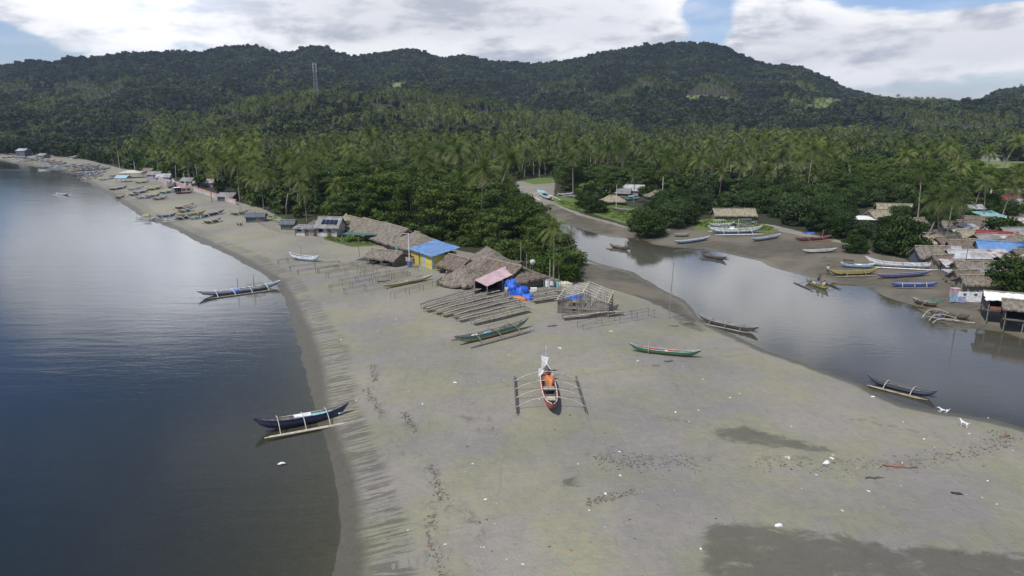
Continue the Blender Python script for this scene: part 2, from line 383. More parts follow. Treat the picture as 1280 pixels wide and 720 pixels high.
    c = over(c, 'garden', q.mix(q.noise(co, 1.2, 4, .7), (.040, .075, .014), (.12, .135, .05)), sc=1.0)
    c = over(c, 'meadow', q.mix(q.noise(co, .05, 5, .7), (.085, .125, .026), (.19, .23, .085)), .18, .42, .4, .03)
    q.put(p.inputs['Base Color'], c)
    wetall = q.m('MAXIMUM', wet, dampm)
    q.put(p.inputs['Roughness'], q.m('SUBTRACT', .92, q.m('MULTIPLY', wetall, .50)))
    p.inputs['Specular IOR Level'].default_value = .25
    b = q.new('ShaderNodeBump'); b.inputs['Distance'].default_value = .10; b.inputs['Strength'].default_value = .9
    q.put(b.inputs['Height'], q.m('ADD', q.noise(co, 2.6, 4, .7), q.m('MULTIPLY', fn, .8))); q.put(p.inputs['Normal'], b.outputs[0])
    q.l.new(p.outputs[0], out.inputs[0]); return m
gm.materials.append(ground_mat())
tag(link('ground', gm), kind='structure')

# ---------------------------------------------------------------- water
def water_mat(name, deep, k, rip, river):
    m = bpy.data.materials.new(name); m.use_nodes = True; q = NT(m.node_tree); q.n.clear()
    out = q.new('ShaderNodeOutputMaterial')
    co = q.new('ShaderNodeTexCoord').outputs['Object']; sx, sy, sz = q.sep(co)
    dep = q.attr('depth')
    if river: wv = q.noise(q.comb(q.m('MULTIPLY', sx, .5), q.m('MULTIPLY', sy, 1.0)), 1.1, 4, .6)
    else:
        a = q.noise(q.comb(q.m('MULTIPLY', sx, .10), q.m('MULTIPLY', sy, .42), 1.0), 1.0, 4, .55, .3)
        bq = q.noise(q.comb(q.m('MULTIPLY', sx, .5), q.m('MULTIPLY', sy, 2.2)), 1.2, 4, .65)
        wv = q.m('ADD', a, q.m('MULTIPLY', bq, .30))
    b = q.new('ShaderNodeBump'); b.inputs['Distance'].default_value = rip; b.inputs['Strength'].default_value = 1
    q.put(b.inputs['Height'], wv)
    g = q.new('ShaderNodeBsdfGlossy'); g.inputs['Roughness'].default_value = .04 if river else .05; q.put(g.inputs['Normal'], b.outputs[0])
    if not river: q.put(g.inputs['Roughness'], q.m('ADD', .025, q.m('MULTIPLY', q.sstep(q.noise(q.comb(q.m('MULTIPLY', sx, .012), q.m('MULTIPLY', sy, .05)), 1.0, 5, .65, .8), .45, .7), .09)))
    g.inputs[0].default_value = (.95, .97, 1, 1)
    d = q.new('ShaderNodeBsdfDiffuse'); d.inputs[0].default_value = (*deep, 1)
    t = q.new('ShaderNodeBsdfTransparent'); t.inputs[0].default_value = (.82, .84, .74, 1)
    al = q.m('SUBTRACT', 1.0, q.m('EXPONENT', q.m('MULTIPLY', q.m('MAXIMUM', dep, 0.0), -k)))
    body = q.new('ShaderNodeMixShader'); q.put(body.inputs[0], al); q.l.new(t.outputs[0], body.inputs[1]); q.l.new(d.outputs[0], body.inputs[2])
    fr = q.new('ShaderNodeFresnel'); fr.inputs[0].default_value = 1.33; q.put(fr.inputs['Normal'], b.outputs[0])
    mx = q.new('ShaderNodeMixShader'); q.put(mx.inputs[0], q.m('MINIMUM', q.m('MULTIPLY', fr.outputs[0], 1.0), .85)); q.l.new(body.outputs[0], mx.inputs[1]); q.l.new(g.outputs[0], mx.inputs[2])
    q.l.new(mx.outputs[0], out.inputs[0]); return m
AW, RW, XW, YW = polar(.012, .25)
ZW, DSW, DRW, _ = terrain(XW, YW, True)
Fw = grid_faces(*XW.shape)
for nm, dist, mt in (('sea', DSW, water_mat('sea_water', (.008, .016, .022), 1.1, .032, False)), ('river', DRW, water_mat('river_water', (.085, .082, .066), 3.2, .010, True))):
    ok = (dist[Fw].min(1) < 1.5)
    if nm == 'sea': ok &= DRW[Fw].min(1) > 2
    fs = Fw[ok]; u, inv = np.unique(fs, return_inverse=True)
    V = np.stack([XW.ravel()[u], YW.ravel()[u], np.zeros(len(u))], 1)
    me = mesh_np(nm, V, inv.reshape(-1, 4), [mt]); setattr_np(me, 'depth', -ZW[u])
    tag(link(nm, me), kind='structure')

# ---------------------------------------------------------------- haze: the air between here and the hills
HZ = mat('haze_air', (1, 1, 1)); q = NT(HZ.node_tree); q.n.clear()
pvn = q.new('ShaderNodeVolumePrincipled'); pvn.inputs['Density'].default_value = .0001; pvn.inputs['Color'].default_value = (.62, .74, 1, 1); pvn.inputs['Anisotropy'].default_value = .1
q.l.new(pvn.outputs[0], q.new('ShaderNodeOutputMaterial').inputs['Volume'])
bx = np.array([(x, y, z) for x in (-4100, 4100) for y in (-4100, 4100) for z in (-5, 204)], float)
tag(link('haze', mesh_np('haze', bx, [(0, 1, 3, 2), (4, 6, 7, 5), (0, 4, 5, 1), (2, 3, 7, 6), (0, 2, 6, 4), (1, 5, 7, 3)], [HZ])), 'thin blue haze over the whole bay', 'haze', kind='stuff')
# ---------------------------------------------------------------- vegetation prototypes
M_FROND = mat('palm_frond', (.086, .118, .023), .55, .28, .5, spec=.16, transl=.18, objvar=.45, patch=.5)
M_FROND_DRY = mat('palm_frond_dry', (.27, .22, .11), .7, .2, .5, transl=.15, objvar=.2)
M_PTRUNK = mat('palm_trunk', (.24, .21, .17), .9, .2, 2, stretch=(1, 1, .3))
M_BARK = mat('tree_bark', (.16, .13, .10), .9, .3, 3, stretch=(1, 1, .3))
M_LEAF = mat('broad_leaf', (.056, .092, .014), .6, .30, .35, spec=.2, transl=.2, objvar=.45, patch=.4)
M_LEAF2 = mat('dark_broad_leaf', (.042, .074, .014), .65, .30, .35, spec=.2, transl=.18, objvar=.40, patch=.4)
M_LEAF3 = mat('hill_leaf_shaded', (.036, .052, .019), .7, .35, .18, spec=.15, transl=.12, objvar=.5, patch=.7)  # hill leaf colour darkened in place of cloud shadow on the slopes

def tubev(pts, rad, n=6):
    """swept tube -> verts, quads"""
    pts = [np.asarray(p, float) for p in pts]; V = []; Fc = []
    up = np.array((0, 0, 1.))
    for i, p in enumerate(pts):
        t = pts[min(i+1, len(pts)-1)]-pts[max(i-1, 0)]; t = t/(np.linalg.norm(t)+1e-9)
        a = np.cross(t, up if abs(t[2]) < .95 else np.array((1., 0, 0))); a /= np.linalg.norm(a); b = np.cross(t, a)
        r = rad[i] if hasattr(rad, '__len__') else rad
        for k in range(n):
            th = 2*math.pi*k/n; V.append(p+r*(math.cos(th)*a+math.sin(th)*b))
    for i in range(len(pts)-1):
        for k in range(n): Fc.append((i*n+k, i*n+(k+1) % n, (i+1)*n+(k+1) % n, (i+1)*n+k))
    return V, Fc
def palm(seed, nf=22, K=12, Hh=10, lean=1.5, L=4.3, wid=.16):
    r = np.random.default_rng(seed); ax = r.uniform(0, 6.28)
    tr = [np.array((math.cos(ax)*lean*(t**1.8), math.sin(ax)*lean*(t**1.8), Hh*t)) for t in np.linspace(0, 1, 7)]
    tr[0][2] = -.6
    TV, TF = tubev(tr, [.26, .19, .16, .145, .135, .13, .16], 6)
    top = tr[-1]; V = []; Fc = []; fm = []
    for i in range(nf):
        a = i*2.39996+r.uniform(-.2, .2); q = i/(nf-1); el = R(82-118*q**.9+r.uniform(-8, 8)); ln = L*r.uniform(.85, 1.1)*(.72 if q < .12 else 1)
        d = np.array((math.cos(a)*math.cos(el), math.sin(a)*math.cos(el), math.sin(el))); p = top.copy(); step = ln/K
        side = np.array((-math.sin(a), math.cos(a), 0)); droop = r.uniform(.10, .17)*12/K
        dry = 1 if (q > .93 and r.random() < .6) else 0
        tw = r.uniform(-.5, .5)
        for s in range(K):
            u = (s+.5)/K; p2 = p+d*step
            w_ = 1.15*math.sin(math.pi*min(1, u*.86+.10))**.7*(L/4.3)
            n_ = np.cross(side, d); n_ /= np.linalg.norm(n_)
            for sg in (-1, 1):
                o = side*math.cos(tw*u)*sg+n_*math.sin(tw*u)*sg
                tip = p2+o*w_*.8+d*w_*.45-np.array((0, 0, 1))*w_*(.35+.3*r.random())-n_*0
                b = len(V); ww = wid*r.uniform(.8, 1.2)
                V += [p+d*(step*.1), p+d*(step*.1+ww), tip+d*ww*.3, tip]; Fc.append((b, b+1, b+2, b+3)); fm.append(dry)
            b = len(V); k = .03*(1.3-u)
            V += [p-side*k, p+side*k, p2+side*k*.8, p2-side*k*.8]; Fc.append((b, b+1, b+2, b+3)); fm.append(dry)
            p = p2; d = d-np.array((0, 0, 1))*droop*(.5+1.3*u); d /= np.linalg.norm(d)
    # coconuts
    for i in range(5):
        a = r.uniform(0, 6.28); c = top+np.array((math.cos(a)*.28, math.sin(a)*.28, -.25)); b = len(V)
        for dd in ((.14, 0, 0), (0, .14, 0), (-.14, 0, 0), (0, -.14, 0), (0, 0, .16), (0, 0, -.16)): V.append(c+np.array(dd))
        for f_ in ((0, 1, 4, 4), (1, 2, 4, 4), (2, 3, 4, 4), (3, 0, 4, 4), (1, 0, 5, 5), (2, 1, 5, 5), (3, 2, 5, 5), (0, 3, 5, 5)):
            pass
        V.append(c); Fc += [(b, b+1, b+2, b+3), (b, b+4, b+2, b+5), (b+1, b+4, b+3, b+5)]; fm += [0, 0, 0]
    return (TV, TF), (V, Fc, fm)
def leafcloud(r, centers, radii, n, size, flat=1.0, droopy=0.0):
    """n leaf-clump quads spread through the shells of several lobes"""
    centers = np.asarray(centers); radii = np.asarray(radii)
    wts = radii**2; k = r.choice(len(centers), n, p=wts/wts.sum())
    u = r.normal(size=(n, 3)); u /= np.linalg.norm(u, axis=1)[:, None]
    low = u[:, 2] < -.25; u[low, 2] *= .4
    u /= np.linalg.norm(u, axis=1)[:, None]
    rr = radii[k]*(1.08-.55*r.random(n)**1.4)*(1+.16*np.sin(u[:, 0]*7+k)*np.cos(u[:, 1]*6+k))
    c = centers[k]+u*rr[:, None]*np.array((1, 1, flat))
    nrm = u*np.array((1, 1, 1.4))+r.normal(size=(n, 3))*.55; nrm /= np.linalg.norm(nrm, axis=1)[:, None]
    t = np.cross(nrm, r.normal(size=(n, 3))); t /= np.linalg.norm(t, axis=1)[:, None]; b = np.cross(nrm, t)
    s = size*r.uniform(.6, 1.35, n)[:, None]
    asp = r.uniform(.45, .9, n)[:, None]
    V = np.stack([c-t*s-b*s*asp*.2, c-b*s*asp, c+t*s+b*s*asp*.15, c+b*s*asp], 1).reshape(-1, 3)
    return V, np.arange(4*n).reshape(-1, 4)
def broad(seed, Hh=9, Rc=4.5, n=2600, size=.30, lobes=14, flat=.45, layered=True, trunkh=.35):
    r = np.random.default_rng(seed); cs = []; rs = []; limbs = []
    for i in range(lobes):
        t = (i+.5)/lobes; a = i*2.4+r.uniform(-.5, .5)
        if layered:
            z = Hh*(trunkh+(1-trunkh)*t*.92); rad = Rc*math.sqrt(max(.05, 1-((t-.32)/.75)**2))*r.uniform(.45, .78); lr = Rc*r.uniform(.34, .50)
        else:
            z = Hh*(trunkh+(1-trunkh)*t*.85); rad = Rc*math.sqrt(max(.05, 1-((t-.4)/.68)**2))*r.uniform(.35, .68); lr = Rc*r.uniform(.30, .46)
        cs.append((math.cos(a)*rad, math.sin(a)*rad, z)); rs.append(lr)
    cs.append((0, 0, Hh*.72)); rs.append(Rc*.42)
    V, Fc = leafcloud(r, cs, rs, n, size, flat)
    TV, TF = tubev([(0, 0, -.5), (.1, 0, Hh*.2), (0, .15, Hh*.45), (.05, 0, Hh*.75)], [.045*Hh*.7, .03*Hh*.8, .02*Hh*.8, .006*Hh], 6)
    for c in cs[:-1]:
        v, f = tubev([(0, .05, Hh*trunkh*.75), (c[0]*.5, c[1]*.5, (Hh*trunkh*.75+c[2])/2+.2), c], [.016*Hh, .010*Hh, .004*Hh], 4)
        b = len(TV); TV += v; TF += [tuple(x+b for x in ff) for ff in f]
    return (TV, TF), (V, Fc, None)
PROTO = {}
def make_proto(key, gen, tm, lm, lm2=None):
    (TV, TF), (V, Fc, fm) = gen
    mats = [lm]+([lm2] if lm2 else [])
    t = mesh_np('trunk', TV, TF, [tm], smooth_=True); c = mesh_np('crown', V, Fc, mats, fm)
    V2 = np.vstack([np.asarray(TV), np.asarray(V)]); F2 = np.vstack([np.asarray(TF), np.asarray(Fc)+len(TV)])
    m2 = np.concatenate([np.full(len(TF), len(mats)), np.zeros(len(Fc), int) if fm is None else np.asarray(fm)])
    j = None
    PROTO[key] = (t, c, (V2, F2, mats+[tm], m2))
for i in range(5): make_proto('palm%d' % i, palm(100+i, 25, 13, 8.0+1.3*i, (1.6, .6, 3.0, 1.0, 4.0)[i], 3.7+.25*(i % 3), .15), M_PTRUNK, M_FROND, M_FROND_DRY)
for i in range(4): make_proto('farpalm%d' % i, palm(200+i, 19, 7, 8+1.3*i, 1.2+.5*i, 3.5, .34), M_PTRUNK, M_FROND, M_FROND_DRY)
for i in range(4): make_proto('talisay%d' % i, broad(300+i, 9.5, 4.8, 7600, .21, 20, .34, True, .14), M_BARK, M_LEAF)
for i in range(3): make_proto('mangrove%d' % i, broad(320+i, 6.2, 4.0, 5200, .20, 20, .50, False, .08), M_BARK, M_LEAF2)
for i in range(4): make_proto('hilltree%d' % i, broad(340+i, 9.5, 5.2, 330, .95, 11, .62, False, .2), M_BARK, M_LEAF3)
for i in range(3): make_proto('thicket%d' % i, broad(360+i, 6.5, 4.2, 620, .55, 11, .6, False, .1), M_BARK, M_LEAF)
# bush: low dense
for i in range(3): make_proto('bush%d' % i, broad(380+i, 2.6, 2.2, 1500, .17, 12, .7, False, .05), M_BARK, M_LEAF)

# ---------------------------------------------------------------- where the trees stand
def project(x, y, z):
    zz = z-CAMH; f = y*CP-zz*SP; f = np.where(f > 1, f, np.nan)
    return 640+F*x/f, 360-F*(y*SP+zz*CP)/f
def scatter_pts(rmin, rmax, spacing, amax=48):
    """jittered grid of candidates inside a sector"""
    n = int(2*rmax/spacing); g = (np.arange(n)-n/2)*spacing
    A, B = np.meshgrid(g, np.arange(0, rmax, spacing)); A = A+rng.uniform(-.45, .45, A.shape)*spacing; B = B+rng.uniform(-.45, .45, B.shape)*spacing
    rr = np.hypot(A, B); k = (rr > rmin) & (rr < rmax) & (np.abs(np.degrees(np.arctan2(A, B))) < amax)
    P = np.stack([A[k], B[k]], 1); Zp, ds_, dr_, _ = terrain(P[:, 0], P[:, 1], True)
    return P, Zp, ds_, dr_
VEG_L = pline(vegL, .8); VEG_R = pline(vegR, .8)
GRASSES = [pline(p, .8) for p in ([(694,250),(720,252),(800,262),(845,272),(822,290),(790,285),(735,268),(700,260)], [(855,281),(900,273),(965,282),(985,294),(900,294),(868,290)],
          [(1200,238),(1290,234),(1320,206),(1212,204)], [(900,227),(1012,227),(1012,207),(912,207)], [(618,264),(690,264),(702,225),(622,227)],
          [(398,291),(430,285),(470,291),(492,300),(474,309),(440,311),(405,301)])]
VIL = pline([(1128,322),(1132,300),(1180,284),(1215,268),(1250,262),(1290,256),(1500,300),(1500,440),(1290,395),(1220,380),(1180,350)], .8)
def excl(P, margin=0.5):
    k = np.ones(len(P), bool)
    for g in GRASSES: k &= sdf(P, g) < -margin
    return k
trees = []      # (x, y, z, key, scale, rot, species)
def add(P, Zp, keys, s0, s1, species):
    for (x, y), z in zip(P, Zp):
        trees.append((x, y, z, keys[rng.integers(len(keys))], rng.uniform(s0, s1), rng.uniform(0, 6.28), species))
# 1. coconut grove on the plain
P, Zp, ds_, dr_ = scatter_pts(120, 430, 6.8)
px, py = project(P[:, 0], P[:, 1], Zp)
inL = sdf(P, VEG_L) > 1.5; inR = (sdf(P, VEG_R) > 4) & (sdf(P, VIL) < -1)
den = fbm(P[:, 0]/35, P[:, 1]/35)
leftgrove = inL & ((px < 640) | ((py < 229) & (px < 730))) & (py < 285) & ~((px > 425) & (py > 240))
rightgrove = inR & (py < 258) & (np.hypot(P[:, 0], P[:, 1]) > 215)
k = (leftgrove | rightgrove) & excl(P) & (rng.random(len(P)) < .88)
kp = k & (((px < 640) & (den > .38)) | ((px >= 640) & (den > .44)))
add(P[kp], Zp[kp], ['palm%d' % i for i in range(5)], .66, 1.18, 'palm')
kb = k & ~kp
add(P[kb], Zp[kb], ['talisay%d' % i for i in range(4)], .6, .95, 'broad')
# understorey thickets in the grove
P, Zp, ds_, dr_ = scatter_pts(150, 470, 7.5); px, py = project(P[:, 0], P[:, 1], Zp)
k = (((sdf(P, VEG_L) > 1) & (px < (650 if True else 0)+80*(py < 229))) | ((sdf(P, VEG_R) > 5) & (py < 250) & (sdf(P, VIL) < -2))) & excl(P, 1) & (rng.random(len(P)) < .8)
U_P, U_Z = P[k], Zp[k]
# 2. broad-leaved belt behind the sheds and down to the creek
P, Zp, ds_, dr_ = scatter_pts(95, 260, 5.4); px, py = project(P[:, 0], P[:, 1], Zp)
belt = pline([(436,268),(462,274),(500,285),(545,299),(575,306),(600,307),(640,315),(668,330),(684,342),(698,343),(700,332),(688,314),(672,300),(660,289),(648,274),(630,262),(612,250),(560,246),(430,246)], .9)
k = (sdf(P, belt) > .3)
kl = k & (px < 610); add(P[kl], Zp[kl], ['talisay%d' % i for i in range(4)], .80, 1.22, 'broad')
km = k & (px >= 610) & (px < 668); add(P[km], Zp[km], ['talisay%d' % i for i in range(4)], .72, .98, 'broad')
kr = k & (px >= 668); add(P[kr], Zp[kr], ['talisay%d' % i for i in range(4)], .52, .72, 'broad')
# 3. creek-side thickets on the far bank
for poly, s0, s1, sp in (([(806,300),(822,292),(860,282),(872,272),(850,262),(815,272),(800,285)], .85, 1.05, 5.2),
                     ([(868,268),(900,262),(960,262),(1000,262),(1060,268),(1060,285),(1000,287),(965,275),(900,266),(880,272)], .75, 1.05, 5.5),
                     ([(985,292),(1060,286),(1085,300),(1070,318),(1046,312),(1030,296)], .6, .85, 4.6),
                     ([(860,262),(860,245),(1075,248),(1075,266),(900,256)], .8, 1.1, 7),
                     ([(725,262),(740,255),(752,258),(745,268)], .7, .85, 6),
                     ([(1062,262),(1150,262),(1215,256),(1295,240),(1295,226),(1080,235)], .7, 1.0, 6.2), ([(1145,284),(1200,274),(1215,262),(1140,264)], .5, .8, 6), ([(1088,284),(1130,276),(1190,268),(1290,252),(1290,268),(1240,276),(1200,284),(1150,292),(1090,290)], .32, .62, 5.6)):
    pl = pline(poly, .9); P, Zp, ds_, dr_ = scatter_pts(95, 300, sp); k = (sdf(P, pl) > 0) & (dr_ > .3)
    add(P[k], Zp[k], ['mangrove%d' % i for i in range(3)], s0, s1, 'creek')
# hand-placed trees: pixel of the foot, kind, scale
SPECIAL = []; SKIRT = []
for x, y, key, s, sp, lab in (
    (1128,319,'mangrove1',1.05,'creek','dark rounded tree beside the salmon and thatch roofs above the white boat'),
    (1108,316,'mangrove0',.8,'creek','dark bushy tree next to the rounded tree at the mud edge above the white boat'),
    (1264,366,'mangrove2',.92,'creek','dense dark tree standing behind the white tarp stilt house'),
    (1068,316,'mangrove0',.62,'creek','small bushy tree at the mud edge right of the small white canoe'),
    (692,352,'palm1',.78,'palm','low young coconut palm beside the laundry and blue tarp heap'),
    (712,352,'bush0',1.0,'broad','green shrub below the tall trees beside the bamboo house'),
    (699,356,'palm3',.36,'palm','smallest palm with fronds near the ground beside the bamboo house'),
    (712,342,'mangrove1',.5,'creek','rounded green tree at the creek end of the tree belt'),
    (703,347,'mangrove2',.5,'creek','rounded tree right behind the bamboo house'),
    (1156,312,'palm2',.95,'palm','tall coconut palm rising behind the long thatched roof of the creek village'),
    (1172,306,'palm0',1.12,'palm','tallest coconut palm with drooping dry fronds over the creek village'),
    (1182,304,'palm4',.8,'palm','coconut palm with wide fronds right of the tallest village palm'),
    (1248,300,'bush2',2.0,'broad','dark leafy tree between the red roof and grey roof in the village'),
    (1276,262,'mangrove0',.8,'creek','tree below the red and white gabled house at the right edge'),
    (1264,300,'bush1',1.6,'broad','leafy shrub beside the pale grey roof at the right edge'),
    (752,266,'mangrove2',.52,'creek','round bushy tree alone on the green bank beside the grey dinghy'),
    (735,259,'mangrove1',.40,'creek','small dark tree on the green bank between the parked boats'),
    (792,254,'palm3',.62,'palm','bare fronded palm beside the small thatched hut on the green bank'),
    (1106,306,'bush1',1.3,'broad','shrub on the orange dirt patch between the two dark trees'),
    (330,262,'palm0',.95,'palm','coconut palm at the beach edge behind the stake fence'),
    (352,268,'palm2',.8,'palm','coconut palm with low fronds beside the stake fence'),
    (300,252,'palm1',1.1,'palm','large coconut palm at the end of the orange and white beach wall'),
    (375,272,'palm3',.75,'palm','coconut palm just behind the white walled hut'),
    (1190,292,'bush1',1.2,'broad','shrub squeezed between the pale thatched hut and the long thatched roof'),
    (1202,297,'palm1',.75,'palm','middle sized palm among the roofs in the village centre'), (1228,281,'palm3',.8,'palm','palm beside the rearmost brown huts of the village'),
    (1252,275,'palm0',.9,'palm','tall palm left of the pale grey roof at the right edge'), (1143,300,'bush0',1.5,'broad','leafy bush at the left of the salmon roof'),
    (1218,262,'palm2',.9,'palm','palm beside the bright white small house'), (1146,282,'palm4',.85,'palm','leaning palm behind the rusty roofed hut'), (1160,276,'mangrove1',.8,'creek','broad dark tree behind the long pale thatched roof'),
    (1122,278,'mangrove2',.7,'creek','dark tree in front of the big pale thatched house'), (1240,262,'mangrove0',.7,'creek','dark tree behind the teal striped roof'),
    (1200,250,'palm0',1.1,'palm','tall palm behind the village between the houses'), (1120,245,'palm3',1.1,'palm','tall palm behind the pale thatched house'), (1265,262,'palm1',1.0,'palm','palm in front of the large red roofed house'),
    (1229,330,'bush2',.9,'broad','small bush beside the wide brown thatched hut'), (1196,352,'bush1',.7,'broad','small bush on the creek bank by the tiny outhouse'), (1284,340,'palm4',.8,'palm','palm at the right edge behind the dense dark tree'),
    (430,290,'bush0',.9,'broad','leafy shrub beside the hut with solar panels')):
    g = G(x, y); SPECIAL.append((g.x, g.y, g.z, key, s, rng.uniform(0, 6.28), sp, lab))
P, Zp, ds_, dr_ = scatter_pts(95, 260, 8.0); px, py = project(P[:, 0], P[:, 1], Zp); k = (sdf(P, belt) > 1.5) & (px < 655) & (rng.random(len(P)) < .55)
add(P[k], Zp[k], ['palm%d' % i for i in range(5)], .95, 1.22, 'palm')
P, Zp, ds_, dr_ = scatter_pts(95, 260, 3.4); k = (sdf(P, belt) > -3.2) & (sdf(P, belt) < 9) & (dr_ > .5)
for (x, y), z in zip(P[k], Zp[k]): SKIRT.append((x, y, z, 'bush%d' % rng.integers(3), rng.uniform(.6, 1.3), rng.uniform(0, 6.28)))
# 4. palm hill behind
P, Zp, ds_, dr_ = scatter_pts(420, 760, 6.6); px, py = project(P[:, 0], P[:, 1], Zp)
near_h = [(P, Zp, px, py, ds_, dr_)]
# 5. far slopes
P5, Z5, ds5, dr5 = scatter_pts(560, 1580, 8.4, 47)
HS = []     # stuff instances: x y z key scale rot
def meadow_at(P): # sample the clearing mask with the same rule as the ground
    Zq = terrain(P[:, 0], P[:, 1]); f = P[:, 1]*CP-(Zq-CAMH)*SP; f = np.where(f > 1, f, 1e9)
    px = 640+F*P[:, 0]/f; py = 360-F*(P[:, 1]*SP+(Zq-CAMH)*CP)/f; m = np.zeros(len(P))
    for cx, cy, wx, wy in ((1035, 129, 27, 7), (870, 123, 46, 3.2), (960, 126, 34, 3), (595, 146, 30, 3.4), (500, 106, 40, 3), (480, 141, 24, 3)):
        m = np.maximum(m, np.exp(-(((px-cx)/wx)**2+((py-cy)/wy)**2))*(P[:, 1] > 300))
    return m
P, Zp, px, py, ds_, dr_ = near_h[0]
palmy = (px > 190) & (fbm(P[:, 0]/70, P[:, 1]/70) > .47) | (fbm(P[:, 0]/50+9, P[:, 1]/50) > .62); palmy &= rng.random(len(P)) < .78
ok = (sdf(P, VEG_L) > 3) | ((np.minimum(ds_, dr_) > 25) & (np.hypot(P[:, 0], P[:, 1]) > 470)) | (sdf(P, VEG_R) > 3)
ok &= (meadow_at(P) < .4) & excl(P) & (rng.random(len(P)) < .93)
for i in np.nonzero(ok)[0]:
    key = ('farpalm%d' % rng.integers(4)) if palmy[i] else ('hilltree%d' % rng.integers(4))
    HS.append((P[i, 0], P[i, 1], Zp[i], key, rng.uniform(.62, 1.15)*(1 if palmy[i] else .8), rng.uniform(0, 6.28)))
ok = (np.minimum(ds5, dr5) > 30) & (np.hypot(P5[:, 0], P5[:, 1]) > 755) & (meadow_at(P5) < .5)
kk = np.nonzero(ok)[0]
pf = fbm(P5[:, 0]/90+5, P5[:, 1]/90)
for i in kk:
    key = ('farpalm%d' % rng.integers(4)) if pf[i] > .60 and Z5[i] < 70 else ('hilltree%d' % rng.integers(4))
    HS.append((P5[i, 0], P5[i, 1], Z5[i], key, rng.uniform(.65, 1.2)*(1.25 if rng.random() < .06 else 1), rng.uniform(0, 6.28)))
for (x, y), z in zip(U_P, U_Z): HS.append((x, y, z, 'thicket%d' % rng.integers(3), rng.uniform(.5, 1.0), rng.uniform(0, 6.28)))

# individuals: the nearest of each kind; the rest joins the far woods
def region(x, y, sp):
    """landmark phrase of a tree's stand"""
    px, py = project(np.array([x]), np.array([y]), np.array([1.0])); px, py = float(px[0]), float(py[0])
    if sp == 'palm':
        for lim, t in ((120, 'the farthest beach grove'), (230, 'the grove behind the crowded boats'), (330, 'the grove behind the orange beach wall'), (430, 'the grove behind the stake fence'), (540, 'the grove inland of the long sheds'),
                       (660, 'the grove left of the creek bend'), (760, 'the grove at the creek head'), (880, 'the grove behind the green bank houses'), (1060, 'the plain behind the creek thicket'), (9999, 'the plain behind the creek village')):
            if px < lim: return t
    if sp == 'broad':
        for lim, t in ((430, 'the palms behind the beach'), (560, 'the belt behind the long sheds'), (650, 'the belt behind the round roofs'), (760, 'the creek side of the belt'), (9999, 'the palms beyond the creek')):
            if px < lim: return t
    for lim, t in ((870, 'the dark clump at the creek bend'), (985, 'the thicket behind the white outriggers'), (1090, 'the thicket behind the blue canopy boat'), (9999, 'the stand behind the creek village')):
        if px < lim: return t
def plant(x, y, z, key, s, rot, sp, lab=None):
    t, c, _ = PROTO[key]; nm = {'palm': 'coconut_palm', 'broad': 'broadleaf_tree', 'creek': 'mangrove_tree'}[sp]
    if 'bush' in key: nm = 'shrub'
    e = empty(nm, (x, y, z-.05), rot); e.scale = (s, s, s*random.uniform(.92, 1.1))
    a = link('trunk', t, e); b = link('crown', c, e)
    rg = region(x, y, sp); cat = 'palm tree' if sp == 'palm' else ('shrub' if nm == 'shrub' else 'tree')
    if lab and lab[0] != '@': tag(e, lab, cat)
    elif lab: tag(e, lab[1:], cat, lab[1:] + ' stand')
for sp, lim in (('palm', 285), ('broad', 270), ('creek', 270)):
    L = sorted([t for t in trees if t[6] == sp], key=lambda t: t[0]**2+t[1]**2)
    byreg = {}
    for t in L[:lim]: byreg.setdefault(region(t[0], t[1], sp), []).append(t)
    what = {'palm': 'coconut palm', 'broad': 'broad layered tree', 'creek': 'dark bushy tree'}[sp]
    for rg, ts in byreg.items():
        names = {}
        def pick(word, key):
            for c in sorted(ts, key=key):
                if id(c) not in names: names[id(c)] = word; return
        pxo = lambda t: t[0]/t[1]
        if len(ts) > 1:
            pick('nearest ', lambda t: math.hypot(t[0], t[1])); pick('leftmost ', pxo); pick('rightmost ', lambda t: -pxo(t))
        if len(ts) > 6:
            pick('largest crowned ', lambda t: -t[4]/math.hypot(t[0], t[1])); pick('farthest ', lambda t: -math.hypot(t[0], t[1])); pick('smallest ', lambda t: t[4])
            md = sorted(ts, key=pxo)[len(ts)//2]; pick('frontmost middle ', lambda t: abs(pxo(t)-pxo(md))*200+math.hypot(t[0], t[1]))
        rest = sorted([t for t in ts if id(t) not in names], key=lambda t: math.hypot(t[0], t[1])); nr_ = 1 if len(rest) < 8 else (2 if len(rest) < 16 else 4)
        for k_ in range(nr_):
            row = sorted(rest[k_*len(rest)//nr_:(k_+1)*len(rest)//nr_], key=pxo); nc = 1 if len(row) < 4 else 3 if len(row) < 9 else 5
            for q_, t in enumerate(row):
                col = {1: ('',), 3: ('left ', 'middle ', 'right '), 5: ('far left ', 'centre left ', 'middle ', 'centre right ', 'far right ')}[nc][q_*nc//len(row)]
                rw_ = {1: ('',), 2: ('front row', 'back row'), 4: ('front row', 'second row', 'third row', 'rear row')}[nr_][k_]
                ad = 'tall ' if t[4]*int(t[3][-1] in '234') > .9 else ''
                names[id(t)] = '@'+ad+what+', '+(col+rw_).strip()+' of '+rg if col or rw_ else '@'+ad+what+' within '+rg
        for t in ts:
            n__ = names[id(t)]
            plant(*t, n__ if n__[0] == '@' else n__+what+' of '+rg)
    for x, y, z, key, s, rot, _ in L[lim:]:
        k2 = key.replace('palm', 'farpalm') if sp == 'palm' else key.replace('talisay', 'thicket').replace('mangrove', 'thicket').replace('thicket3', 'thicket0')
        if k2 == 'farpalm4': k2 = 'farpalm1'
        HS.append((x, y, z, k2, s*(1 if sp == 'palm' else 1.35), rot))
    print(sp, len(L))
for t in SPECIAL: plant(*t)
print('stuff instances', len(HS))

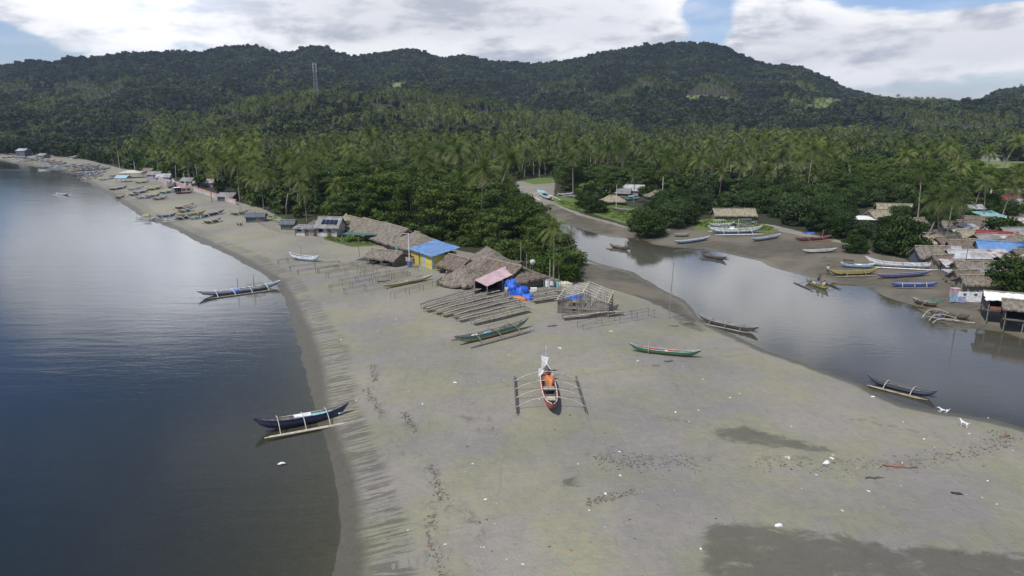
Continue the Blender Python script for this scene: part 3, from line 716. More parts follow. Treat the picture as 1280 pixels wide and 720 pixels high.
def instance_object(name, items, label, cat):
    keys = sorted({i[3] for i in items}); pc = bpy.data.collections.new(name+'_kinds')
    for k in keys:
        if not isinstance(PROTO[k][2], bpy.types.Object):
            V2, F2, ms, m2 = PROTO[k][2]
            PROTO[k] = (PROTO[k][0], PROTO[k][1], bpy.data.objects.new(k, mesh_np(k, V2, F2, ms, m2)))
        pc.objects.link(PROTO[k][2])
    me = bpy.data.meshes.new(name); n = len(items); me.vertices.add(n)
    A = np.array([(i[0], i[1], i[2]-.1) for i in items], np.float32); me.vertices.foreach_set('co', A.ravel())
    def at(nm, typ, vals, fld='value'):
        a = me.attributes.new(nm, typ, 'POINT'); a.data.foreach_set(fld, vals)
    at('idx', 'INT', np.array([keys.index(i[3]) for i in items], np.int32))
    at('siz', 'FLOAT', np.array([i[4] for i in items], np.float32))
    at('turn', 'FLOAT_VECTOR', np.array([(rng.uniform(-.05, .05), rng.uniform(-.05, .05), i[5]) for i in items], np.float32).ravel(), 'vector')
    o = link(name, me); g = bpy.data.node_groups.new(name, 'GeometryNodeTree')
    g.interface.new_socket('Geometry', in_out='INPUT', socket_type='NodeSocketGeometry'); g.interface.new_socket('Geometry', in_out='OUTPUT', socket_type='NodeSocketGeometry')
    N = g.nodes; Lk = g.links; gi = N.new('NodeGroupInput'); go = N.new('NodeGroupOutput')
    ci = N.new('GeometryNodeCollectionInfo'); ci.inputs['Collection'].default_value = pc; ci.inputs['Separate Children'].default_value = True
    ip = N.new('GeometryNodeInstanceOnPoints'); ip.inputs['Pick Instance'].default_value = True
    def na_(nm, typ):
        a = N.new('GeometryNodeInputNamedAttribute'); a.data_type = typ; a.inputs['Name'].default_value = nm
        return a.outputs[0]
    e2r = N.new('FunctionNodeEulerToRotation'); Lk.new(na_('turn', 'FLOAT_VECTOR'), e2r.inputs[0])
    Lk.new(gi.outputs[0], ip.inputs['Points']); Lk.new(ci.outputs[0], ip.inputs['Instance']); Lk.new(na_('idx', 'INT'), ip.inputs['Instance Index'])
    Lk.new(e2r.outputs[0], ip.inputs['Rotation']); Lk.new(na_('siz', 'FLOAT'), ip.inputs['Scale']); Lk.new(ip.outputs[0], go.inputs[0])
    md = o.modifiers.new('scatter', 'NODES'); md.node_group = g
    tag(o, label, cat, kind='stuff'); return o
hp = [i for i in HS if math.hypot(i[0], i[1]) > 755]; pl_ = [i for i in HS if math.hypot(i[0], i[1]) <= 755]
instance_object('undergrowth', SKIRT, 'low leafy undergrowth along the foot of the tree belt', 'undergrowth')
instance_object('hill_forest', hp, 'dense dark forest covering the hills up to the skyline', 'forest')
instance_object('palm_grove', pl_, 'far coconut grove and undergrowth on the plain and the lower hill', 'palm grove')
# low grass and weeds on the banks
gi_ = []
M_GRASS = mat('weed_leaf', (.13, .18, .035), .7, .3, .6, transl=.2, objvar=.4)
def weeds(seed):
    r = np.random.default_rng(seed); return leafcloud(r, [(r.uniform(-.5, .5), r.uniform(-.5, .5), .08) for _ in range(5)], [.3]*5, 60, .10, .5)
for i in range(2):
    V, Fc = weeds(i); PROTO['weed%d' % i] = (None, None, (V, Fc, [M_GRASS], np.zeros(len(Fc), int)))
for g, sp, zone in ((pline([(698,252),(720,254),(800,262),(835,272),(820,284),(790,279),(735,265),(704,258)], .8), 1.1, 0), (pline([(862,281),(900,275),(965,286),(972,290),(900,291)], .8), 1.0, 0),
                 (pline([(403,292),(430,288),(468,292),(488,300),(472,307),(440,309),(408,300)], .8), .8, 0), (pline([(340,268),(390,284),(440,290),(430,296),(380,292),(335,276)], .8), 1.6, 0)):
    P, Zp, a_, b_ = scatter_pts(90, 230, sp); k = (sdf(P, g) > 0) & (rng.random(len(P)) < .7)
    for (x, y), z in zip(P[k], Zp[k]): gi_.append((x, y, z+.08, 'weed%d' % rng.integers(2), rng.uniform(.6, 1.5), rng.uniform(0, 6)))
instance_object('grass_cover', gi_, 'short bright green weeds and grass on the banks', 'grass')
# ---------------------------------------------------------------- mesh builder
class MB:
    def __init__(s): s.V = []; s.F = []; s.M = []
    def add(s, V, Fc, mi=0):
        b = len(s.V); s.V += [tuple(map(float, v)) for v in V]; s.F += [tuple(int(i)+b for i in f) for f in Fc]; s.M += [mi]*len(Fc); return s
    def box(s, c, d, rz=0, mi=0, tilt=None):
        m = Matrix.Translation(c) @ Matrix.Rotation(rz, 4, 'Z')
        if tilt: m = m @ Matrix.Rotation(tilt[0], 4, 'X') @ Matrix.Rotation(tilt[1], 4, 'Y')
        V = [m @ Vector((x*d[0]/2, y*d[1]/2, z*d[2]/2)) for x in (-1, 1) for y in (-1, 1) for z in (-1, 1)]
        return s.add(V, [(0, 1, 3, 2), (4, 6, 7, 5), (0, 4, 5, 1), (2, 3, 7, 6), (0, 2, 6, 4), (1, 5, 7, 3)], mi)
    def tube(s, pts, r, n=6, mi=0):
        V, Fc = tubev(pts, r, n); b = len(pts)
        Fc = Fc+[tuple(range(n))[::-1], tuple((b-1)*n+k for k in range(n))]
        return s.add(V, Fc, mi)
    def build(s, name, mats, parent=None, smooth_=False, loc=None, rz=0):
        me = bpy.data.meshes.new(name); me.from_pydata(s.V, [], s.F)
        mats = mats if isinstance(mats, (list, tuple)) else [mats]
        for m in mats: me.materials.append(m)
        me.polygons.foreach_set('material_index', np.array(s.M, np.int32))
        if smooth_: me.polygons.foreach_set('use_smooth', np.ones(len(me.polygons), bool))
        me.update(); return link(name, me, parent, loc, rz)

PAL = dict(white=(.74, .75, .74), cream=(.55, .50, .38), navy=(.028, .032, .080), blue=(.07, .13, .30), lightblue=(.30, .48, .62), teal=(.07, .24, .21),
           green=(.06, .15, .05), yellow=(.50, .39, .09), red=(.42, .05, .035), orange=(.62, .20, .05), brown=(.16, .10, .06), grey=(.27, .28, .28), slate=(.085, .105, .13),
           darkgrey=(.07, .07, .07), purple=(.14, .11, .30), black=(.02, .02, .02), salmon=(.58, .27, .22), pink=(.50, .34, .36), wood=(.150, .130, .108), greywood=(.26, .235, .20),
           bamboo=(.32, .28, .19), palebamboo=(.50, .46, .36), aqua=(.25, .52, .50), lilac=(.33, .32, .50), turquoise=(.10, .45, .45), rust=(.30, .12, .06), limegreen=(.30, .42, .10))
def P_(c):
    rough = .55
    if c in ('bamboo', 'palebamboo', 'wood', 'greywood'): return mat(c, PAL[c], .85, .22, 2.5, stretch=(1, 1, 1))
    return mat('paint_'+c, PAL[c], rough, .16, 3.2, spec=.3, col2=tuple(v*.55+.05 for v in PAL[c]))
M_THATCH = mat('nipa_thatch', (.205, .178, .142), .95, .15, 1.3, bump=.08, col2=(.105, .09, .074), stretch=(2.2, 1, 2))
M_THATCH_P = mat('pale_thatch', (.30, .27, .185), .95, .15, 1.3, bump=.08, col2=(.17, .145, .105), stretch=(2.2, 1, 2))
M_THATCH_D = mat('brown_thatch', (.17, .135, .105), .95, .15, 1.3, bump=.08, col2=(.085, .07, .058), stretch=(2.2, 1, 2))
def tin(name, col, dirt, amt=.5):
    if name in MATS: return MATS[name]
    m = mat(name, col, .5, .1, .7, col2=tuple(v*.7 for v in col)); q = NT(m.node_tree); p = [n for n in q.n if n.type == 'BSDF_PRINCIPLED'][0]
    src = p.inputs['Base Color'].links[0].from_socket; co = q.new('ShaderNodeTexCoord').outputs['Object']
    k = q.m('MULTIPLY', q.sstep(q.noise(co, .9, 5, .7), .48, .66), amt); q.put(p.inputs['Base Color'], q.mix(k, src, dirt))
    wv = q.new('ShaderNodeTexWave', wave_type='BANDS', bands_direction='X'); wv.inputs['Scale'].default_value = 2.5; q.put(wv.inputs[0], co)
    b = q.new('ShaderNodeBump'); b.inputs['Distance'].default_value = .03; q.put(b.inputs['Height'], wv.outputs['Fac']); q.put(p.inputs['Normal'], b.outputs[0]); return m
M_TIN_W = tin('pale_tin', (.46, .47, .48), (.22, .13, .09), .6)
M_TIN_G = tin('grey_tin', (.27, .27, .26), (.16, .11, .08), .5)
M_TIN_B = tin('blue_tin', (.13, .26, .50), (.30, .36, .42), .45)
M_TIN_R = tin('red_tin', (.28, .05, .045), (.14, .08, .06), .4)
M_TIN_T = tin('teal_tin', (.20, .42, .40), (.5, .5, .48), .6)
M_TIN_RUST = tin('rusty_white_tin', (.50, .49, .47), (.26, .09, .05), 1.0)
M_TIN_S = mat('salmon_roof', (.52, .25, .19), .7, .12, 1.5)
M_TIN_P = mat('pink_tarpaulin', (.47, .33, .34), .6, .12, .8, bump=.05)
M_WHITE_TARP = mat('white_tarpaulin', (.70, .70, .70), .5, .06, .8, bump=.05)
M_DARK = mat('dark_interior', (.018, .016, .014), .9, .2)  # near-black, mostly putting the shade inside openings into the colour
M_WALLW = mat('white_plaster', (.50, .49, .45), .8, .14, .9, col2=(.30, .29, .26))
M_WALLY = mat('yellow_paint_wall', (.62, .50, .08), .7, .12, 1.4, col2=(.42, .35, .12))
M_NIPAW = mat('woven_bamboo_wall', (.22, .19, .15), .9, .2, 4, stretch=(3, 3, .6))
M_GWALL = mat('grey_plank_wall', (.24, .24, .235), .85, .25, 3, stretch=(4, 4, .3))
M_CONC = mat('concrete_wall', (.34, .33, .31), .85, .15, 1)
M_TARPB = mat('blue_tarpaulin', (.045, .15, .60), .45, .18, 2.2, bump=.08, col2=(.02, .07, .33))
M_SOLAR = mat('solar_cell', (.012, .018, .05), .25, .2, 3)
M_NETG = mat('green_net', (.07, .15, .11), .9, .3, 4)
M_ROPE = mat('rope', (.30, .27, .2), .9)

# ---------------------------------------------------------------- outrigger boats
def boat(p1, p2, label, hull='white', low=None, rail=None, inside='greywood', beams=3, span=2.2, floatc='bamboo', beamc='bamboo', W_=.40, H_=.52, afloat=False, rise=.62,
         cat='outrigger boat', group=None, extras=(), detail=True, onesided=0, name='outrigger_boat', z0=None, Lmax=None, bare=False):
    """p1 stern and p2 bow given as pixels of the photograph (the hull's ends on the ground)"""
    a = W0(*p1, .0 if afloat else .8); b = W0(*p2, .0 if afloat else .8)
    if not afloat: a = G(*p1); b = G(*p2)
    a = np.array(a); b = np.array(b); c = (a+b)/2; L = float(np.hypot(*(b-a)[:2]))
    if Lmax and L > Lmax: L = Lmax
    rz = math.atan2((b-a)[1], (b-a)[0]); zz = (-.10 if afloat else gz(c[0], c[1])) if z0 is None else z0
    e = empty(name, (c[0], c[1], zz), rz, label, cat, group)
    if not afloat: e.rotation_euler.y = -math.atan2(max(gz(b[0], b[1]), -.1)-max(gz(a[0], a[1]), -.1), L)
    N = 15; V = []; Fc = []; M = []
    rise = rise*.55
    def zs(u): return H_*(1+.05)+rise*abs(u)**3.2
    def zk(u): return .02+(1.05*H_+rise-.13)*abs(u)**5.5
    def wd(u): return W_*max(0.0, 1-abs(u)**2.6)**.75+.015
    sec = []
    for i in range(N):
        u = -1+2*i/(N-1); x = u*L/2*(1+.0); k = zk(u); g = zs(u); w_ = wd(u)
        ring = [(x, -w_, g), (x, -w_*.93, k+(g-k)*.5), (x, -w_*.62, k+(g-k)*.16), (x, 0, k), (x, w_*.62, k+(g-k)*.16), (x, w_*.93, k+(g-k)*.5), (x, w_, g),
                (x, w_*.86, g-.005), (x, w_*.6, k+(g-k)*(.42 if abs(u) < .8 else .8)), (x, -w_*.6, k+(g-k)*(.42 if abs(u) < .8 else .8)), (x, -w_*.86, g-.005)]
        sec.append(ring)
    n = 11; mi = [0, 1, 1, 1, 1, 0, 0, 2, 2, 2, 0]
    m = MB()
    for i, r_ in enumerate(sec): m.V += r_
    for i in range(N-1):
        for k in range(n): m.F.append((i*n+k, i*n+(k+1) % n, (i+1)*n+(k+1) % n, (i+1)*n+k)); m.M.append(mi[k])
    for i in (0, N-1): m.F.append(tuple(i*n+k for k in range(n))); m.M.append(0)
    m.build('hull', [P_(hull), P_(low or hull), P_(inside)], e)
    if detail:
        for sg in (-1, 1):
            MB().tube([(-L/2*.98+L*.98*i/10, sg*(wd(-.98+1.96*i/10)+.012), zs(-.98+1.96*i/10)+.012) for i in range(11)], .032, 4).build('gunwale', P_(rail or hull), e)
        for u in (-.62, -.3, .05, .38, .66): MB().box((u*L/2, 0, zs(u)-.10), (.22, wd(u)*1.7, .03)).build('thwart', P_('wood' if inside != 'wood' else 'greywood'), e)
    hz_ = .02 if not afloat else .10; sides = (-1, 1) if not onesided else (onesided,)
    if not bare:
        us = {2: (-.38, .38), 3: (-.52, 0, .5), 4: (-.6, -.2, .2, .6)}[beams]
        for u in us:
            x = u*L/2; top = zs(u)+.05
            pts = [(x, y, top+.10-(.10+top-.14-hz_)*(abs(y)/span)**2.0) for y in np.linspace(-span if -1 in sides else 0, span if 1 in sides else 0, 9)]
            MB().tube(pts, .036 if detail else .06, 5).build('crossbeam', P_(beamc), e)
        for sg in sides:
            x0, x1 = -.42*L, .44*L
            f = MB(); f.tube([(x0, sg*span, .10+hz_), (x0*.5, sg*span, .08+hz_), (x1*.6, sg*span, .08+hz_), (x1, sg*span, .17+hz_)], [.05, .075, .075, .04], 6)
            if detail: f.tube([(x0*.9, sg*(span-.14), .10+hz_), (x1*.9, sg*(span-.14), .13+hz_)], .045, 5)
            f.build('outrigger_float', P_(floatc), e)
    for ex in extras:
        k = ex[0]
        if k == 'mast':
            _, u, h, cc = ex; MB().tube([(u*L/2, 0, .2), (u*L/2+.05, 0, .2+h)], .035, 5).build('mast', P_(cc), e)
        elif k == 'sidemast':
            _, u, y, h, cc = ex; MB().tube([(u*L/2, y, .2), (u*L/2, y, .2+h)], .035, 5).build('pole', P_(cc), e)
        elif k == 'canopy':
            _, u0, u1, h, cc = ex; x0, x1 = u0*L/2, u1*L/2; w2 = W_*1.15; c_ = MB()
            nn = 6
            for side in (0, .02):
                pass
            V = []; 
            for i in range(nn+1):
                y = -w2+2*w2*i/nn; zt = h+.18*(1-(y/w2)**2)
                V += [(x0, y, zt), (x1, y, zt-.03)]
            for i in range(nn+1):
                y = -w2+2*w2*i/nn; zt = h+.18*(1-(y/w2)**2)-.03
                V += [(x0, y, zt), (x1, y, zt-.03)]
            q0 = 2*(nn+1); Fq = [(2*i, 2*i+1, 2*i+3, 2*i+2) for i in range(nn)]+[(q0+2*i, q0+2*i+2, q0+2*i+3, q0+2*i+1) for i in range(nn)]
            c_.add(V, Fq); cp = c_.build('canopy', P_(cc) if cc in PAL else MATS[cc], e)
            for xx in (x0+.05, x1-.05):
                for yy in (-w2*.9, w2*.9): MB().tube([(xx, yy, .4), (xx, yy, h)], .025, 4).build('canopy_post', P_('bamboo'), cp)
        elif k == 'heap':
            _, u, y, sx_, sy_, sz_, cc, nm = ex
            link(nm, heap_mesh(sx_, sy_, sz_, MATS.get(cc) or P_(cc), sum(map(ord, label+nm)) % 999), e, (u*L/2, y, zs(0)-.30))
        elif k == 'frame':
            _, u0, u1, w2, h, cc = ex; x0, x1 = u0*L/2, u1*L/2; f = MB()
            for yy in (-w2, w2): f.tube([(x0, yy, h), (x1, yy, h)], .03, 4)
            for xx in (x0, (x0+x1)/2, x1): f.tube([(xx, -w2, h), (xx, w2, h)], .03, 4); f.tube([(xx, -w2, .4), (xx, -w2, h)], .025, 4); f.tube([(xx, w2, .4), (xx, w2, h)], .025, 4)
            f.build('side_frame', P_(cc), e)
        elif k == 'box':
            _, u, y, sx_, sy_, sz_, cc, nm = ex
            bb = MB(); bb.box((u*L/2, y, zs(0)-.1+sz_/2), (sx_, sy_, sz_)); bb.box((u*L/2, y, zs(0)-.1+sz_+.02), (sx_*1.06, sy_*1.06, .05)); bb.build(nm, P_(cc), e)
        elif k == 'flag':
            _, u, y, h, wf, cc = ex; V = []
            f = MB(); f.tube([(u*L/2, y, .3), (u*L/2, y, .3+h)], .025, 4); fl = f.build('flag_pole', P_('palebamboo'), e)
            V = []; 
            for i in range(7):
                t = i/6; V += [(u*L/2+wf*t*.3+.03, y+wf*t*.7, .3+h-.05-.05*t+.05*math.sin(t*7)), (u*L/2+wf*t*.35+.03, y+wf*t*.55+.06*math.sin(t*5), .3+h-.75*h*.8*(1-.45*t))]
            V += [(v[0]+.012, v[1]+.012, v[2]) for v in V]
            MB().add(V, [(2*i, 2*i+1, 2*i+3, 2*i+2) for i in range(6)]+[(14+2*i, 14+2*i+2, 14+2*i+3, 14+2*i+1) for i in range(6)]).build('flag', P_(cc), fl)
        elif k == 'cabin':
            _, u0, u1, h, cc, rc = ex; x0, x1 = u0*L/2, u1*L/2; cb = MB(); cb.box(((x0+x1)/2, 0, .5+h/2), (x1-x0, W_*1.9, h)); o = cb.build('cabin', P_(cc), e)
            MB().box(((x0+x1)/2, 0, .5+h+.05), (x1-x0+.4, W_*2.3, .09)).build('cabin_roof', P_(rc), o)
            for kx in range(3):
                MB().box((x0+(x1-x0)*(kx+.5)/3, -W_*.95-.01, .5+h*.62), ((x1-x0)/4.5, .03, h*.4)).build('cabin_window', M_DARK, o)
    return e

def heap_mesh(sx, sy, sz, m, seed):
    """a crumpled heap of cloth or net"""
    r = np.random.default_rng(seed); n, k = 14, 6; V = []; Fc = []
    for j in range(k):
        t = j/(k-1); ph = t*math.pi/2
        for i in range(n):
            a = 2*math.pi*i/n; rr = math.cos(ph)**.6*(1+.22*math.sin(3*a+seed)+.12*math.sin(7*a)*(1-t)) * (1+r.uniform(-.17, .17))
            V.append((sx*rr*math.cos(a)+.1*sx*t*math.sin(seed), sy*rr*math.sin(a), sz*(math.sin(ph)+r.uniform(-.16, .18)*(t > 0))))
    for j in range(k-1):
        for i in range(n): Fc.append((j*n+i, j*n+(i+1) % n, (j+1)*n+(i+1) % n, (j+1)*n+i))
    return mesh_np('heap', V, Fc, [m])
def heap(name, px, py, sx, sy, sz, m, label, cat, rz=0, seed=1, group=None, z=0):
    g = G(px, py); o = link(name, heap_mesh(sx, sy, sz, m, seed), None, (g.x, g.y, g.z-.03+z), rz); return tag(o, label, cat, group)

# ---------------------------------------------------------------- houses
def roof_mb(w, d, rise, kind, over=.45, th=.16, jit=.05, nx=16, ny=12, seed=0):
    r = np.random.default_rng(seed); W2, D2 = w/2+over, d/2+over; V = []; Fc = []
    def f(x, y):
        ax, ay = abs(x)/W2, abs(y)/D2
        if kind == 'gable': t = 1-ay
        elif kind == 'gabley': t = 1-ax
        elif kind == 'hip': t = min(1-ay, (W2-abs(x))/max(D2, .1)) if W2 > D2 else min(1-ax, (D2-abs(y))/W2)
        elif kind == 'round': t = 1-min(1, (ax**2.6+ay**2.6)**(1/2.6))
        elif kind == 'shed': t = (y/D2+1)/2
        elif kind == 'flat': t = .1*(y/D2+1)/2
        return rise*(t-.06*math.sin(math.pi*t)) - rise*.0
    base = []
    for j in range(ny+1):
        for i in range(nx+1):
            x = -W2+2*W2*i/nx; y = -D2+2*D2*j/ny; z = f(x, y)+r.uniform(-jit, jit)
            if i in (0, nx): x += r.uniform(-jit, jit)*2
            if j in (0, ny): y += r.uniform(-jit, jit)*2
            if kind == 'round':
                q = max(abs(x)/W2, abs(y)/D2); l = (abs(x/W2)**2.6+abs(y/D2)**2.6)**(1/2.6)
                if l > 1e-6: x *= q/l; y *= q/l; z = rise*(1-q-.06*math.sin(math.pi*q))+r.uniform(-jit, jit)
            base.append((x, y, z))
    n = nx+1; V = base+[(x, y, z-th) for x, y, z in base]; o = len(base)
    for j in range(ny):
        for i in range(nx):
            a = j*n+i; Fc.append((a, a+1, a+n+1, a+n)); Fc.append((o+a, o+a+n, o+a+n+1, o+a+1))
    for i in range(nx): Fc += [(i, o+i, o+i+1, i+1), (ny*n+i, ny*n+i+1, o+ny*n+i+1, o+ny*n+i)]
    for j in range(ny): a = j*n; Fc += [(a, a+n, o+a+n, o+a), (a+nx, o+a+nx, o+a+n+nx, a+n+nx)]
    return MB().add(V, Fc)
def house(px, py, w, d, h, rise, kind, rz, rm, wm, label, cat='hut', name='hut', door=True, wins=1, openfront=False, stilts=0, over=.45, jit=.05, group=None, world=None, ridge=True, hip_pix=True, th=.16, doorc='brown', curtain=None):
    """px,py: pixel of the roof's middle"""
    if world is None:
        g = G(px, py, h+stilts+rise*.45)
    else: g = Vector(world)
    e = empty(name, (g.x, g.y, g.z), R(rz), label, cat, group)
    z0 = stilts
    dh = min(1.9, h-.12); wins = wins if h > 1.5 else 0; door = door and h > 1.25
    if wm is not None:
        wl = MB(); t = .08
        wl.box((0, d/2-t/2, z0+h/2), (w, t, h))
        wl.box((-w/2+t/2, 0, z0+h/2), (t, d-2*t-.004, h)); wl.box((w/2-t/2, 0, z0+h/2), (t, d-2*t-.004, h))
        if not openfront: wl.box((0, -d/2+t/2, z0+h/2), (w, t, h))
        if kind in ('gable', 'gabley') and rise > .4:
            if kind == 'gable':
                for sx in (-1, 1):
                    x = sx*(w/2-t/2); rr = rise*(d/2)/(d/2+over)*.97
                    hh = rise*over/(d/2+over)*0
                    wl.add([(x-t/2, -d/2, z0+h), (x-t/2, d/2, z0+h), (x-t/2, 0, z0+h+rise*.86), (x+t/2, -d/2, z0+h), (x+t/2, d/2, z0+h), (x+t/2, 0, z0+h+rise*.86)], [(0, 2, 1), (3, 4, 5), (0, 3, 5, 2), (1, 2, 5, 4)])
            else:
                for sy in (-1, 1):
                    y = sy*(d/2-t/2)
                    wl.add([(-w/2, y-t/2, z0+h), (w/2, y-t/2, z0+h), (0, y-t/2, z0+h+rise*.86), (-w/2, y+t/2, z0+h), (w/2, y+t/2, z0+h), (0, y+t/2, z0+h+rise*.86)], [(0, 1, 2), (3, 5, 4), (0, 2, 5, 3), (1, 4, 5, 2)])
        wl.build('wall', wm, e)
        if not openfront:
            if door:
                dd = MB().box((w*.12, -d/2-.02, z0+dh/2), (.8, .05, dh)).build('door', P_(doorc), e)
                MB().box((w*.12+.3, -d/2-.06, z0+.95), (.05, .04, .12)).build('handle', P_('darkgrey'), dd)
            for i in range(wins):
                x = -w*.28+i*w*.56
                wd_ = MB().box((x, -d/2-.02, z0+1.35), (min(.9, w*.2), .04, .75)).build('window', M_DARK, e)
                f = MB(); ww = min(.9, w*.2)
                for sx in (-1, 1): f.box((x+sx*(ww/2+.03), -d/2-.04, z0+1.35), (.06, .07, .87))
                for sz in (-1, 1): f.box((x, -d/2-.04, z0+1.35+sz*.405), (ww, .07, .06))
                f.build('frame', P_('greywood'), wd_)
        if openfront:
            MB().box((0, -d*.1, z0+h*.45), (w*.8, .1, h*.8)).build('inner_shade_panel', M_DARK, e)  # dark panel, the shade of the open interior put into its colour
    nposts = [(-w/2+.06, -d/2-.07), (w/2-.06, -d/2-.07)]
    if wm is None: nposts += [(-w/2+.06, d/2), (w/2-.06, d/2), (0, -d/2-.07)]
    for x, y in nposts: MB().tube([(x, y, 0), (x, y, z0+h+.05)], .06, 5).build('post', P_('greywood'), e)
    if stilts:
        MB().box((0, 0, z0-.06), (w+.3, d+.3, .1)).build('floor', P_('wood'), e)
        for x in (-w/2+.1, 0, w/2-.1):
            for y in (-d/2+.1, d/2-.1): MB().tube([(x, y, -1.2), (x, y, z0-.1)], .07, 5).build('stilt', P_('greywood'), e)
    base = z0+h-(rise*over/((d/2 if kind in ('gable', 'shed') else min(w, d)/2)+over) if kind != 'flat' else 0)+.10
    rf = roof_mb(w, d, rise*1.0, kind, over, th, jit, seed=int(abs(px*7+py))).build('roof', rm, e, loc=(0, 0, base))
    if ridge and kind in ('gable', 'gabley', 'hip') and rise > .5:
        if kind == 'gabley': pts = [(0, y, rise+.03) for y in np.linspace(-d/2-over, d/2+over, 6)]
        elif kind == 'gable': pts = [(x, 0, rise+.03) for x in np.linspace(-w/2-over, w/2+over, 6)]
        else:
            hx = max(w/2-d/2, .1) if w > d else 0; hy = max(d/2-w/2, .1) if w <= d else 0
            pts = [(-hx, -hy, rise+.02), (hx, hy, rise+.02)]
        MB().tube(pts, .12, 6).build('ridge_cap', rm if 'tin' in rm.name else M_THATCH_P, rf)
    return e
def pole(px, py, h, r, m, label, name='pole', cat='pole', lean=(0, 0), group=None, foot=None, top=None):
    g = G(px, py)
    if foot or top:
        e = empty(name, g, 0, label, cat, group); MB().tube([(0, 0, -.3), (lean[0], lean[1], h)], [r, r*.7], 6).build('shaft', m, e)
        if foot: MB().tube([(0, 0, -.2), (0, 0, foot[1])], foot[0], 10).build('base', foot[2], e)
        if top: MB().tube([(lean[0]-top[0], lean[1], h-.1), (lean[0]+.05, lean[1], h-.1)], .04, 5).build('arm', m, e)
        return e
    o = MB().tube([(0, 0, -.3), (lean[0], lean[1], h)], [r, r*.7], 6).build(name, m, None, loc=g); return tag(o, label, cat, group)
def rack(p1, p2, label, h=.75, wd=.8, net=True, group='drying racks', slatc='wood', name='drying_rack', railonly=False):
    a = G(*p1); b = G(*p2); L = (b-a).length; rz = math.atan2(b.y-a.y, b.x-a.x); c = (a+b)/2
    e = empty(name, (c.x, c.y, gz(c.x, c.y)), rz, label, 'drying rack', group); r = np.random.default_rng(int(L*1000) % 9999)
    sag = lambda x: h+.10*math.cos(x/L*math.pi)+.03*math.sin(x*1.3)
    xs = np.linspace(-L/2, L/2, 13)
    for sg in (-1, 1): MB().tube([(x, sg*wd/2+.02*math.sin(x*2), sag(x)) for x in xs], .045, 5).build('rail', P_('palebamboo' if not railonly else 'greywood'), e)
    if not railonly:
        s = MB(); n = int(L/.17)
        for i in range(n):
            x = -L/2+L*(i+.5)/n; s.box((x, 0, sag(x)+.05), (.135, wd+.15+r.uniform(-.06, .06), .03), r.uniform(-.06, .06))
        s.build('slat_top', P_(slatc), e)
        MB().tube([(x, -wd/2-.1, sag(x)+.10) for x in xs], .06, 5).build('edge_pole', P_('palebamboo'), e)
    nl = max(3, int(L/2.2)); hh = -.15
    for i in range(nl):
        x = -L/2+.15+(L-.3)*i/(nl-1)
        for sg in (-1, 1): MB().tube([(x+r.uniform(-.04, .04), sg*wd/2, hh), (x, sg*wd/2, sag(x)+(.0 if not railonly else .1))], .035, 4).build('leg', P_('wood'), e)
    return e
def stick_fence(pts, h, label, sp=.35, rails=2, name='stick_fence', m='greywood', jit=.15, zf=None):
    ws = [G(*p) for p in pts]; o = ws[0]; e = empty(name, o, 0, label, 'fence'); st = MB(); r = np.random.default_rng(len(pts)*31+int(pts[0][0]))
    for a, b in zip(ws[:-1], ws[1:]):
        L = (b-a).length; n = max(2, int(L/sp))
        for i in range(n):
            p = a.lerp(b, i/n); z = gz(p.x, p.y); hh = h*r.uniform(1-jit, 1+jit)
            st.tube([(p.x-o.x, p.y-o.y, z-o.z-.15), (p.x-o.x+r.uniform(-.05, .05), p.y-o.y+r.uniform(-.05, .05), z-o.z+hh)], .03, 4)
    st.build('stakes', P_(m), e)
    for k in range(rails):
        rl = MB(); rl.tube([(w_.x-o.x, w_.y-o.y+.04, gz(w_.x, w_.y)-o.z+h*(.35+.45*k)) for w_ in ws], .03, 4); rl.build('rail', P_(m), e)
    return e
# ---------------------------------------------------------------- boats near the camera
boat((318,541),(437,520), 'dark navy outrigger boat floating half ashore at the waterline, nearest the camera', 'navy', 'navy', 'navy', 'greywood', 3, 1.75, afloat=True, H_=.72, W_=.34, z0=-.02, rise=1.0, floatc='palebamboo', beamc='palebamboo',
     extras=(('box', .0, .0, 1.3, .6, .16, 'white', 'cover'), ('box', .45, 0, 2.2, .4, .05, 'aqua', 'deck_board'), ('heap', .80, 0, .25, .2, .22, 'white', 'bundle')))
boat((247,372),(352,358), 'long grey and white outrigger boat with blue cargo moored at the shoreline', 'white', 'grey', 'white', 'darkgrey', 4, 1.9, afloat=True, floatc='greywood', beamc='white', rise=1.0,
     extras=(('heap', -.12, 0, 1.0, .5, .35, 'blue_tarpaulin', 'tarpaulin'), ('mast', .32, 2.3, 'darkgrey'), ('sidemast', -.05, .3, 2.0, 'darkgrey'), ('frame', .15, .55, .4, 1.0, 'greywood')))
boat((568,434),(661,409), 'yellow and teal outrigger boat with blue cargo and bamboo side frames on the sand', 'teal', 'yellow', 'greywood', 'greywood', 3, 1.7, floatc='wood', beamc='greywood', rise=.8, H_=.7,
     extras=(('heap', -.15, 0, 1.1, .38, .22, 'lightblue', 'cover'), ('heap', -.45, .3, .4, .35, .3, 'white', 'sack'), ('frame', -.5, .55, .95, 1.0, 'greywood')))
boat((681,468),(691,523), 'red outrigger boat with orange net heap, white flags and four pale crossbeams', 'red', 'rust', 'white', 'darkgrey', 4, 2.9, floatc='darkgrey', beamc='palebamboo', rise=.8, H_=.8, W_=.62,
     extras=(('heap', -.25, .22, 1.1, .45, .75, 'orange', 'net_heap'), ('heap', -.5, -.15, .6, .3, .5, 'rust', 'cloth_bundle'), ('flag', -.62, -.45, 2.3, .9, 'white'), ('flag', -.45, -.75, 1.4, .7, 'white'), ('mast', -.72, 3.2, 'white'), ('box', .10, 0, .8, .9, .05, 'greywood', 'deck'), ('box', .58, 0, .7, .7, .06, 'cream', 'bow_deck')))
